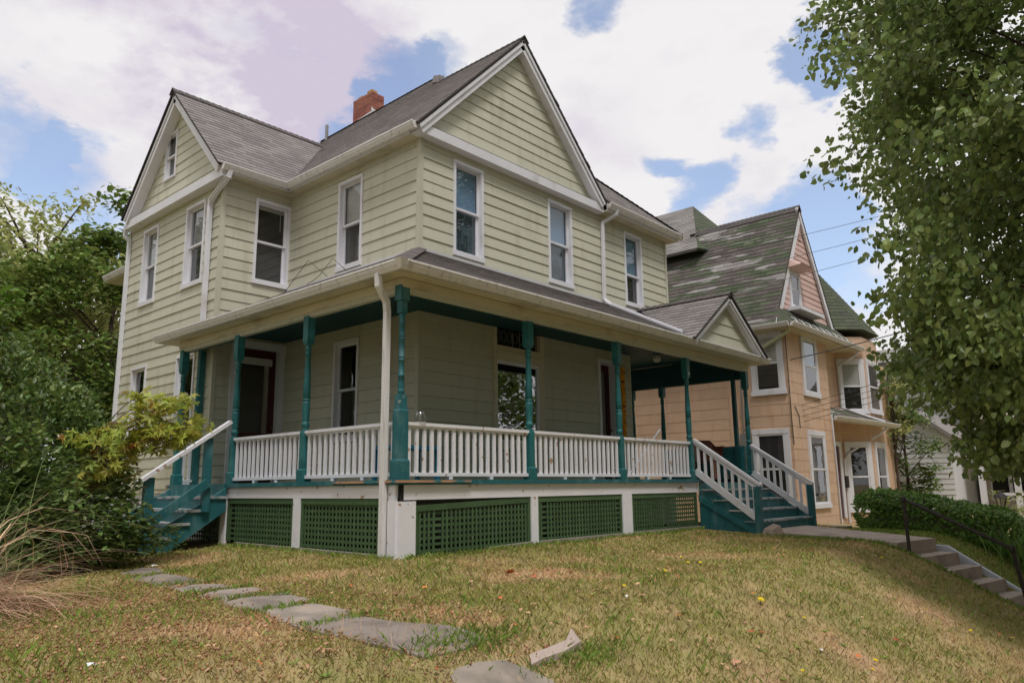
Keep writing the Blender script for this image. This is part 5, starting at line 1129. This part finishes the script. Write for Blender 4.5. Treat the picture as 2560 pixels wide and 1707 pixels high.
blades(520, (-6.36, -1.62, 0), .14, .8, 1.5, .1, .75, .007, M_STRAW, 'straw', (-1.9, .45), .75, parent=dg); blades(420, (-6.36, -1.62, 0), .18, .5, 1.1, .3, 1.3, .007, M_STRAW, 'straw', (0, 6.28), 1.3, parent=dg)
blades(110, (-6.2, -1.7, 0), .14, 1.2, 2.0, .85, 1.45, .007, M_REED, 'green_stalk', (-1.2, 1.9), 1.0, parent=dg)
blades(14, (-6.2, -1.6, 0), .10, 1.6, 1.95, 1.2, 1.5, .016, M_STRAW, 'plume', (-.5, 1.5), 1.9, parent=dg)
# clipped hedge next door
hg = empty('hedge', (9.7, -4.9, -1.5), 'clipped green hedge on the lawn beyond the pipe handrail', 'hedge')
n = 17000; t = rng.random(n); y = -3.5-2.95*t; top = -.22-.52*t**1.3; bot = -1.25-.35*t; cx = 9.75+.15*t
ph_ = rng.uniform(0, 2*math.pi, n); rr_ = .86+.14*rng.random(n); cc = np.sign(np.cos(ph_))*np.abs(np.cos(ph_))**.6; sn = np.sign(np.sin(ph_))*np.abs(np.sin(ph_))**.6
en = np.minimum(1, np.minimum(t, 1-t)*7+.25)**.5; P = np.stack([cx+.85*cc*rr_*en, y+rng.normal(0, .03, n), (top+bot)/2+(top-bot)/2*sn*rr_*en+.04*np.sin(y*5)*np.cos(cx+cc*4)], 1)
A = rng.normal(0, 1, (n, 3)); A[:, 2] = np.abs(A[:, 2])*.6; U = np.stack([cc, rng.normal(0, .3, n), sn+.4], 1)
foliage(hg, P, A, U, .075*(1+rng.uniform(-.3, .3, n)), 'oval', M_HEDGE, 0)
mb = MB(); mb.hexa([(9.25, -6.1, -1.7), (10.4, -6.1, -1.7), (10.3, -3.8, -1.4), (9.15, -3.8, -1.4), (9.35, -6.0, -.95), (10.35, -6.0, -.95), (10.25, -3.85, -.5), (9.2, -3.85, -.5)]); mb.build('hedge_core', M_HOLLY, hg)
ir = empty('iris_clump', (9.2, -6.6, float(gz(9.2, -6.6))), 'clump of long sword leaves at the right edge below the hedge', 'plant')
for c in ((9.6, -6.35), (9.2, -6.65), (8.7, -6.75), (10.0, -6.6), (9.0, -6.45)): blades(120, (*c, 0), .2, .7, 1.15, 1.0, 1.5, .022, M_IRIS, 'leaf_tuft', (0, 6.28), .7, parent=ir)
bgtree('dark_shrub_tree', 'dark green upright shrub between orange house and white house', (23.4, -.9, -1.5), (23.4, -.9, 2.4), .08, ellip(70, (23.4, -.95, 1.2), (1.15, 1.1, 2.5), .6, 31), 55, .4, M_HOLLY, .15, 'oval', 20)
bgtree('yellowing_tree', 'light yellow-green young tree beside the tower', (21.8, -1.0, -1.4), (21.8, -1.0, 4), .06, ellip(24, (21.9, -1.1, 2.9), (.8, .8, 1.8), .2, 32), 40, .4, M_LOCUST, .15, 'oval', 14)
bgtree('low_bush', 'loose light green bush beside the lantern', (12.9, -5.6, -1.6), (12.9, -5.6, -.6), .03, ellip(16, (12.9, -5.75, -.85), (.55, .5, .45), .2, 33), 40, .2, M_LOCUST, .09, 'narrow', 10)
# trees across the street, mirrored in the porch window
for i, (x, y, h, lab) in enumerate(((19, -17, 6.5, 'broad tree across the street, nearer the corner'), (26, -19, 8, 'tall tree across the street, further along'), (12, -24, 7.0, 'round tree across the street facing the porch'))):
    bgtree('street_tree', lab, (x, y, -2.5), (x, y, h-1), .2, ellip(60, (x, y, h*.55), (3, 3, h*.55), .5, 40+i), 40, .9, M_MAPLE, .3, 'oval', 10)

proto = bgtree('street_tree', 'leafy tree on the far side of the side street', (-16, 16, -1.8), (-16, 16, 6), .22, ellip(80, (-16, 16, 4.6), (3.4, 3.4, 5.6), .55, 60), 90, .8, M_MAPLE, .30, 'oval', 20, group='trees round the corner')
base_ = np.array((-16, 16, -1.8))
for i, (x, y, s) in enumerate(((-12, 24, 1.2), (-20, 9, 1.0), (-23, 1, 1.3), (-22, -8, 1.1), (-19, -20, 1.2), (-10, -25, 1.0), (-1, -24, 1.15), (6, -27, 1.2), (33, -17, 1.5), (-14, 31, 1.3), (0, -19, 1.5), (9, -21, 1.6), (17, -24, 1.7), (-8, -20, 1.5), (25, -25, 1.8), (-24, -14, 1.6), (40, -22, 1.8))):  # unseen copies, added for window reflections and to block low sky light
    r = proto.copy(); COL.objects.link(r); r.location = (x, y, -2.0); r.rotation_euler = (0, 0, 1.3*i); r.scale = (s, s, s); ORG[r.name] = (x, y, -2.0)
    for ch in list(proto.children): q = ch.copy(); COL.objects.link(q); q.parent = r

# ------------------------------------------------------------------ lawn cover
def inpoly(X, Y, poly):
    c = np.zeros(len(X), bool); n = len(poly)
    for i in range(n):
        (x0, y0), (x1, y1) = poly[i], poly[(i+1) % n]
        m = ((y0 > Y) != (y1 > Y)) & (X < (x1-x0)*(Y-y0)/((y1-y0) if y1 != y0 else 1e-9)+x0); c ^= m
    return c
def scatter(n, x0, x1, y0, y1, seed, stones=True):
    g = np.random.default_rng(seed); X = g.uniform(x0, x1, n); Y = g.uniform(y0, y1, n)
    k = ~((X > -1.95) & (Y > -1.92)); k &= ~((X > 5.25) & (X < 8.0) & (Y > -5.5) & (Y < -1.9)); k &= ~((X > 5.28) & (X < 6.7) & (Y <= -5.4)); k &= ~((X > 6.62) & (X < 6.98) & (Y < -4.9)); k &= ~((X > -3.3) & (X < -1.9) & (Y > 2.15))
    if stones:
        for s in STONES: cs_ = np.mean(s, 0); k &= ~inpoly(X+.02*np.sin(Y*31), Y+.02*np.sin(X*37), [tuple(cs_+(np.array(q)-cs_)*1.09) for q in s])
    X, Y = X[k], Y[k]; Z = gz(X, Y); u, v, z = proj(np.stack([X, Y, Z], 1)); f = (z > .3) & (u > -420) & (u < 2980) & (v < 2150)
    X, Y, Z, z = X[f], Y[f], Z[f], z[f]; keep = g.random(len(X)) < np.clip((6.5/z)**1.3, .10, 1)
    return X[keep], Y[keep], Z[keep], z[keep], g
def turf(X, Y, Z, dist, g, h0, h1, w, m, name, lean=.6, parent=None, **kw):
    n = len(X); a = g.uniform(0, 6.283, n); h = g.uniform(h0, h1, n); ww = w*np.clip(dist/6, .8, 2.2); l = h*g.uniform(.1, lean, n)*1.6; b = g.uniform(0, 6.283, n)
    sx, sy = np.cos(a)*ww/2, np.sin(a)*ww/2; lx, ly = np.cos(b)*l, np.sin(b)*l
    V = np.stack([np.stack([X-sx, Y-sy, Z-.006], 1), np.stack([X+sx, Y+sy, Z-.006], 1), np.stack([X+sx*.7+lx*.4, Y+sy*.7+ly*.4, Z+h*.6], 1), np.stack([X+lx, Y+ly, Z+h], 1)], 1).reshape(-1, 3)
    F = np.arange(n*4).reshape(n, 4); return fastmesh(name, V, F, m, parent, **kw)
ls = empty('lawn_grass', (-1, -4, -1.1), kind='stuff')
ls['label'] = 'short grass of the lawn, brown in patches'
X, Y, Z, dd, g = scatter(420000, -9, 9.5, -8.6, 3.0, 1); turf(X, Y, Z, dd, g, .018, .05, .0065, M_GRASS, 'blade_field', .8, ls, kind='stuff')
X, Y, Z, dd, g = scatter(30000, -9, 8, -8.6, 3.0, 2); k = (np.sin(X*2.1+.5)*np.sin(Y*1.7)+.5*np.sin(X*4.7+Y*3.1)+g.normal(0, .25, len(X))) > .35; turf(X[k], Y[k], Z[k], dd[k], g, .04, .10, .007, M_TUFT, 'tall_blade_field', .7, ls, kind='stuff')
X, Y, Z, dd, g = scatter(26000, -9, 8, -8.6, 3.0, 21); k = (np.sin(X*5.3+2)*np.sin(Y*6.1)+.6*np.sin(X*11.7+Y*7.1)) > .9; turf(X[k], Y[k], Z[k], dd[k], g, .03, .075, .0045, M_STRAW, 'dry_blade_field', .9, ls, kind='stuff')
X, Y, Z, dd, g = scatter(900, -8, 6, -8.4, 2, 22); n = len(X); k = 7; an = np.tile(np.arange(k)*2*math.pi/k, n)+g.normal(0, .25, n*k)
A = np.stack([np.cos(an), np.sin(an), g.uniform(.05, .6, n*k)], 1); U = np.stack([g.normal(0, .2, n*k), g.normal(0, .2, n*k), np.ones(n*k)], 1); V, F = leafmesh(np.repeat(np.stack([X, Y, Z+.008], 1), k, 0), A, U, g.uniform(.03, .075, n*k), 'narrow'); fastmesh('weed_leaves', V, F, M_TUFT, ls, kind='stuff')
# brighter tufts between the flagstones and at the skirt
V = []
pts = []
for i in range(len(STONES)-1):
    a = np.mean(STONES[i], 0); b = np.mean(STONES[i+1], 0); c = (a+b)/2; d = (b-a)/np.linalg.norm(b-a); s = np.array((-d[1], d[0]))
    for _ in range(190): pts.append(c+s*random.uniform(-.34, .34)+d*random.gauss(0, .035 if i < 6 else .10))
for _ in range(550): pts.append(np.array((-4.0+random.gauss(0, .28), -5.33+random.gauss(0, .07))))
for _ in range(500): pts.append(np.array((-3.45+random.gauss(0, .3), -5.72+random.gauss(0, .08))))
for _ in range(1600): pts.append(np.array((random.uniform(-1.9, 5.4), -1.95-abs(random.gauss(0, .05)))))
for _ in range(700): pts.append(np.array((-1.99-abs(random.gauss(0, .05)), random.uniform(-1.9, 2.3))))
for _ in range(1600): pts.append(np.array((5.28-abs(random.gauss(0, .05)), random.uniform(-7.4, -3.2))))
for _ in range(6500): pts.append(np.array((random.uniform(6.98, 9.2), random.uniform(-8, -4))))
pts = np.array(pts); g = np.random.default_rng(5); z = gz(pts[:, 0], pts[:, 1]); _, _, dz = proj(np.stack([pts[:, 0], pts[:, 1], z], 1)); turf(pts[:, 0], pts[:, 1], z, np.abs(dz), g, .03, .075, .007, M_TUFT, 'bright_blade_field', .8, ls, kind='stuff')
# dried clover heads near the camera at the left
X, Y, Z, dd, g = scatter(7000, -8, -3.6, -7.5, -1.0, 8); k = (dd < 7.5) & (X < -3.6-.0*Y); X, Y, Z = X[k], Y[k], Z[k]; n = len(X); r_ = g.uniform(.006, .012, n); hh = g.uniform(.025, .06, n)
oc = np.array([(1, 0, 0), (0, 1, 0), (-1, 0, 0), (0, -1, 0), (0, 0, 1), (0, 0, -1)]); of = np.array([(0, 1, 4), (1, 2, 4), (2, 3, 4), (3, 0, 4), (1, 0, 5), (2, 1, 5), (3, 2, 5), (0, 3, 5)])
V = (np.stack([X, Y, Z+hh], 1)[:, None]+oc[None]*r_[:, None, None]).reshape(-1, 3); F = (of[None]+(np.arange(n)*6)[:, None, None]).reshape(-1, 3)
fastmesh('clover_heads', V, F, M_CLOVER, ls, kind='stuff')
# seed stalks by the path
for c, n in (((-4.55, -4.9), 40), ((-5.3, -4.2), 20), ((-4.6, -3.0), 14), ((-6.0, -3.9), 12)): blades(n, (*c, 0), .28, .10, .22, 1.1, 1.6, .004, M_STRAW, 'seed_stalk', curl=.5, seg=3, parent=ls)
X, Y, Z, dd, g = scatter(3200, -7.5, 6, -8, -2, 12); n = len(X)
A = np.stack([g.normal(0, 1, n), g.normal(0, 1, n), g.normal(0, .3, n)], 1); U = np.stack([g.normal(0, .4, n), g.normal(0, .4, n), np.ones(n)], 1); V, F = leafmesh(np.stack([X, Y, Z+.03], 1), A, U, g.uniform(.02, .045, n), 'oval'); fastmesh('leaf_litter', V, F, M_FALLB, ls, kind='stuff')

# ------------------------------------------------------------------ small things
LEAVES = [(1.326, -2.42), (-1.466, -4.112), (-1.196, -4.216), (-1.673, -5.064), (-0.369, -5.041), (-0.151, -4.504), (-0.757, -4.61), (2.889, -4.968), (1.885, -4.977), (-1.944, -5.28), (-0.376, -5.591), (-2.957, -5.688), (-3.261, -5.766), (-1.206, -6.292), (-1.303, -5.98), (-1.909, -5.725), (-1.189, -6.026), (-1.931, -5.946), (-2.274, -6.187), (-0.414, -6.573), (0.658, -6.592), (2.989, -5.893), (1.485, -5.901), (3.065, -7.059), (-2.076, -6.205), (-1.936, -5.631), (-3.661, -5.583), (-3.165, -5.059), (2.968, -3.81), (3.823, -5.929), (0.203, -4.961), (-0.885, -5.041), (-1.842, -3.618), (-3.272, -3.986), (-2.768, -3.166), (-3.177, -4.895), (-2.586, -3.776), (-3.134, -4.67), (-3.13, -3.732), (-3.526, 0.245), (-3.659, -1.454), (-3.511, -3.142), (-3.657, -5.586), (-4.641, -5.549), (-4.023, -5.575), (-5.15, -5.158), (-5.384, -3.695), (-5.577, -5.137), (-6.173, -4.523), (-1.918, -4.003), (-3.653, -5.305), (-5.541, -4.508)]
lm = {}
for k, m in ((0, M_FALL), (1, M_FALLB)):
    mb = MB(); n = 9; ring = [(math.cos(2*math.pi*i/n)*(1 if i % 2 else .62), math.sin(2*math.pi*i/n)*(.8 if i % 2 else .5), .16*math.sin(i*2.2)) for i in range(n)]
    mb.add([(0, 0, 0)]+ring, [(0, 1+i, 1+(i+1) % n) for i in range(n)]); lm[k] = mb.mesh('fallen_leaf', m)
for i, (x, y) in enumerate(LEAVES):
    big = i == 32; k = 0 if (i % 3 or big) else 1; s = .075 if big else random.uniform(.024, .042)
    o = put('fallen_leaf', lm[k], Matrix.Translation((x, y, float(gz(x, y))+.045)) @ Matrix.Rotation(random.uniform(0, 6.28), 4, 'Z') @ Matrix.Rotation(random.uniform(-.5, .5), 4, 'X') @ Matrix.Scale(s, 4))
    if big: tag(o, 'largest orange leaf, alone on the grass below the white corner post', 'leaf')
    elif k == 0: tag(o, 'small orange dead leaf lying on the lawn', 'leaf', 'small orange leaves fallen on the lawn')
    else: tag(o, 'small tan curled leaf lying on the lawn', 'leaf', 'small tan leaves fallen on the lawn')
DAND = [(0.697, -4.173), (0.2, -4.547), (0.296, -4.654), (-0.706, -4.787), (-0.462, -5.708), (2.344, -6.464), (3.793, -4.623), (-0.275, -6.053), (-0.55, -6.735), (-0.29, -6.682), (2.461, -6.885), (3.156, -7.176), (-1.909, -5.073), (2.647, -4.517), (3.933, -5.552), (-1.495, -6.492)]
fm = MB()
for ring in range(3):
    n = 12; r0 = 1-.28*ring; z0 = .12*ring
    for i in range(n):
        a = 2*math.pi*(i+.5*ring)/n; d = np.array((math.cos(a), math.sin(a), .12)); s = np.array((-math.sin(a), math.cos(a), 0)); o = np.array((0, 0, z0)); fm.add([o, o+d*r0*.6+s*.17, o+d*r0, o+d*r0*.6-s*.17], [(0, 1, 2, 3)])
fme = fm.mesh('petals', M_YEL); sm_ = MB(); sm_.tube([(0, 0, -2.2), (0, 0, .02)], .07, 5); sme = sm_.mesh('stem', M_REED)
for i, (x, y) in enumerate(DAND):
    z = float(gz(x, y))+.055; s = .04 if i == 4 else random.uniform(.016, .024)
    d = empty('dandelion', (x, y, z), 'largest yellow dandelion, in the middle of the dry bank' if i == 4 else 'small yellow dandelion flower in the grass', 'flower', None if i == 4 else 'small dandelions on the lawn')
    M = Matrix.Translation((x, y, z)) @ Matrix.Rotation(random.uniform(-.5, .1), 4, 'Y') @ Matrix.Rotation(random.uniform(.1, .5), 4, 'X') @ Matrix.Scale(s, 4)
    put('petals', fme, M, d); put('stem', sme, M, d)
for (x, y), lab, s in (((-2.115, -5.236), 'crumpled white scrap on the grass right of the broken concrete', .02), ((-.744, -6.372), 'tiny white scrap low on the dry bank', .02), ((-6.21, -4.481), 'pale scrap in the clover at the lower left', .025), ((-3.775, .436), 'white scrap on the first flagstone by the shrub', .03)):
    mb = MB(); mb.add([(-1, -.6, 0), (0, -.8, .5), (1, -.5, .1), (1.1, .5, .5), (.1, .7, .15), (-.9, .6, .6), (0, 0, .7)], [(0, 1, 6), (1, 2, 6), (2, 3, 6), (3, 4, 6), (4, 5, 6), (5, 0, 6)]); me = mb.mesh('paper_scrap', M_PAPER)
    tag(put('paper_scrap', me, Matrix.Translation((x, y, float(gz(x, y))+.03)) @ Matrix.Scale(s, 4)), lab, 'litter')
FRAG = [(-3.871, -5.617), (-3.934, -5.689), (-3.585, -5.673), (-3.324, -5.635), (-3.257, -5.498), (-3.372, -5.518), (-3.447, -5.594), (-3.622, -5.609)]
fb = MB(); sec = [(FRAG[0], FRAG[1]), ((FRAG[0][0]*.45+FRAG[7][0]*.55, FRAG[0][1]*.45+FRAG[7][1]*.55+.004), (FRAG[1][0]*.5+FRAG[2][0]*.5, FRAG[1][1]*.5+FRAG[2][1]*.5+.012)), (FRAG[6], FRAG[2]), (FRAG[4], FRAG[3])]
for (p0, q0), (p1, q1) in zip(sec, sec[1:]):
    T = lambda p, e: (p[0], p[1], float(gz(*p))+e)
    fb.hexa([T(p0, -.05), T(q0, -.05), T(q1, -.05), T(p1, -.05), T(p0, .05), T(q0, .045), T(q1, .048), T(p1, .055)])
fo = fb.build('broken_concrete', M_CONC, loc=(-3.45, -5.5, -1.3)); tag(fo, 'broken L shaped strip of concrete lying in the grass', 'rubble')
mb = MB(); rk = [(5.18, -3.18), (5.52, -3.30), (5.48, -3.55), (5.16, -3.42)]; z = float(gz(5.3, -3.3))-.05
mb.hexa([(*rk[0], z), (*rk[1], z), (*rk[2], z), (*rk[3], z), (5.26, -3.24, z+.17), (5.50, -3.31, z+.25), (5.44, -3.46, z+.22), (5.24, -3.38, z+.14)]); mb.build('rock', M_ROCK, loc=(5.3, -3.3, z), label='tan angular rock at the foot of the front steps', cat='rock')
# on the porch
mb = MB(); mb.lathe(-1.52, -1.80, [(.715, .075), (.72, .078), (.80, .068), (.845, .055), (.862, .035), (.866, .004)], 14); mb.build('plastic_container', M_CLEAR, loc=(-1.52, -1.8, .71), label='clear plastic tub upside down on the porch rail', cat='container')
bt = empty('side_table', (-.95, -.9, 0), 'bright blue low table on the porch behind the corner post', 'table')
mb = MB(); mb.box(-1.40, -.55, -1.15, -.65, .42, .47); mb.build('table_top', M_PBLUE, bt)
for x in (-1.36, -.59):
    for y in (-1.11, -.69): mb = MB(); mb.box(x-.025, x+.025, y-.025, y+.025, .0, .42); mb.build('leg', M_PBLUE, bt)
bc = empty('garden_chair', (7.4, -1.1, 0), 'reddish brown moulded plastic chair behind the front steps rail', 'chair')
mb = MB(); th = np.linspace(-2.2, 2.2, 14)
prof = [(x0, z0) for x0, z0 in ((.30, .40), (.33, .62), (.36, .84))]
vs = [(7.4+r*math.sin(t)*.9, -1.15+r*math.cos(t), z-(.14 if abs(t) > 1.3 and z > .6 else 0)) for r, z in prof for t in th]; n = len(th)
mb.add(vs, [(i*n+k, i*n+k+1, (i+1)*n+k+1, (i+1)*n+k) for i in range(2) for k in range(n-1)], True); mb.build('backrest', M_BROWN, bc)
mb = MB(); mb.tube([(7.4+.37*math.sin(t)*.9, -1.15+.37*math.cos(t), .84-(.14 if abs(t) > 1.3 else 0)) for t in th], .03, 8); mb.build('armrest', M_BROWN, bc)
mb = MB(); mb.lathe(7.4, -1.15, [(.36, .26), (.40, .31), (.43, .30)], 16); mb.build('seat', M_BROWN, bc)
for sx, sy in ((-1, -1), (1, -1), (-1, 1), (1, 1)): mb = MB(); mb.tube([(7.4+.22*sx, -1.15+.22*sy, .38), (7.4+.27*sx, -1.15+.27*sy, 0)], .03, 6); mb.build('leg', M_BROWN, bc)
mb = MB(); mb.tube([(4.05, -1.2, .02), (4.62, -1.62, .93)], .016, 6); mb.build('white_stick', M_WHITE, loc=(4.05, -1.2, 0), label='thin white stick leaning over the porch rail', cat='stick')
mb = MB(); n = 40
for i in range(n):
    z = 2.38-1.45*i/(n-1); r = .06+.022*math.sin(i*2.6); mb.lathe(5.66+.01*math.sin(i), -.13, [(z-.03, r*.6), (z, r), (z+.012, r*.7)], 8)
mb.build('garland', M_GARL, loc=(5.66, -.13, .9), label='yellow orange ruffled garland hanging beside the front door', cat='garland')
mb = MB(); c = np.array((-1.62, 5.35, -.62)); vs = []
mb.lathe(-1.72, 5.30, [(-.86, .12), (-.70, .20), (-.52, .19), (-.40, .10), (-.34, .05), (-.28, .08)], 9, False); mb.build('plastic_bundle', M_CURT, loc=(-1.72, 5.3, -.9), label='bundle wrapped in pale plastic by the basement window', cat='bundle')
mb = MB(); mb.tube([(-.10, 1.9, 3.78), (-.35, 1.95, 3.95), (-.62, 2.0, 3.55), (-.8, 2.05, 3.4)], .006, 5); mb.tube([(-.15, 2.4, 3.75), (-.5, 2.5, 4.0), (-.7, 2.9, 3.45)], .006, 5); mb.build('loose_cable', M_CABLE, loc=(-.3, 2.2, 3.7), label='loose black cable curling on the porch roof', cat='cable')
# overhead wires
def wire(p, q, sag, r, lab, group=None):
    p = np.array(p, float); q = np.array(q, float); mb = MB(); mb.tube([p+(q-p)*t-np.array((0, 0, sag*4*t*(1-t))) for t in np.linspace(0, 1, 14)], r, 5); return mb.build('utility_wire', M_CABLE, loc=tuple(p), label=lab, cat='wire', group=group)
pole = np.array((19.5, -10.5, 5.2))
for k, w_ in enumerate(('lowest', 'second lowest', 'third', 'topmost')): wire((11.9, .15-.04*k, 1.15+.17*k), pole+np.array((0, .1*k, .42*k)), .25+.10*k, .007, w_+' of the thin wires fanning out from the orange house meter', 'wires to the orange house')
wire((12.0, -1.3, 3.15), pole+np.array((0, 0, 1.6)), .3, .014, 'thicker black cable crossing the upper windows of the orange house')
for k, w_ in enumerate(('topmost', 'middle', 'lowest')): wire((7.98, 1.0, 5.2-.55*k), pole+np.array((3.0, -.4, 5.6-.5*k)), .3, .006, w_+' of the three wires crossing the mossy roof and pink gable', 'wires across the mossy roof')
# lantern and planter beyond the hedge
lh = empty('lamp_post', (12.1, -5.72, -1.6), 'black lantern on a post behind the hedge', 'lamp post')
mb = MB(); mb.tube([(12.1, -5.72, -1.9), (12.1, -5.72, -.72)], .03, 8); mb.build('post', M_IRON, lh)
mb = MB(); mb.lathe(12.1, -5.72, [(-.72, .03), (-.70, .06), (-.68, .06)], 6); mb.lathe(12.1, -5.72, [(-.46, .15), (-.40, .10), (-.35, .03), (-.30, .015)], 6)
for k in range(6): a = k*math.pi/3; mb.tube([(12.1+.055*math.cos(a), -5.72+.055*math.sin(a), -.69), (12.1+.12*math.cos(a), -5.72+.12*math.sin(a), -.46)], .008, 4)
mb.build('lantern_frame', M_IRON, lh); mb = MB(); mb.lathe(12.1, -5.72, [(-.68, .05), (-.47, .11)], 6, False); mb.build('lantern_glass', M_LAMP, lh)
mb = MB(); frust(mb, 9.0, -3.25, -1.42, .13, -1.0, .19); mb.build('planter', M_METAL, loc=(9, -3.25, -1.4), label='grey tapered planter at the near end of the hedge', cat='planter')
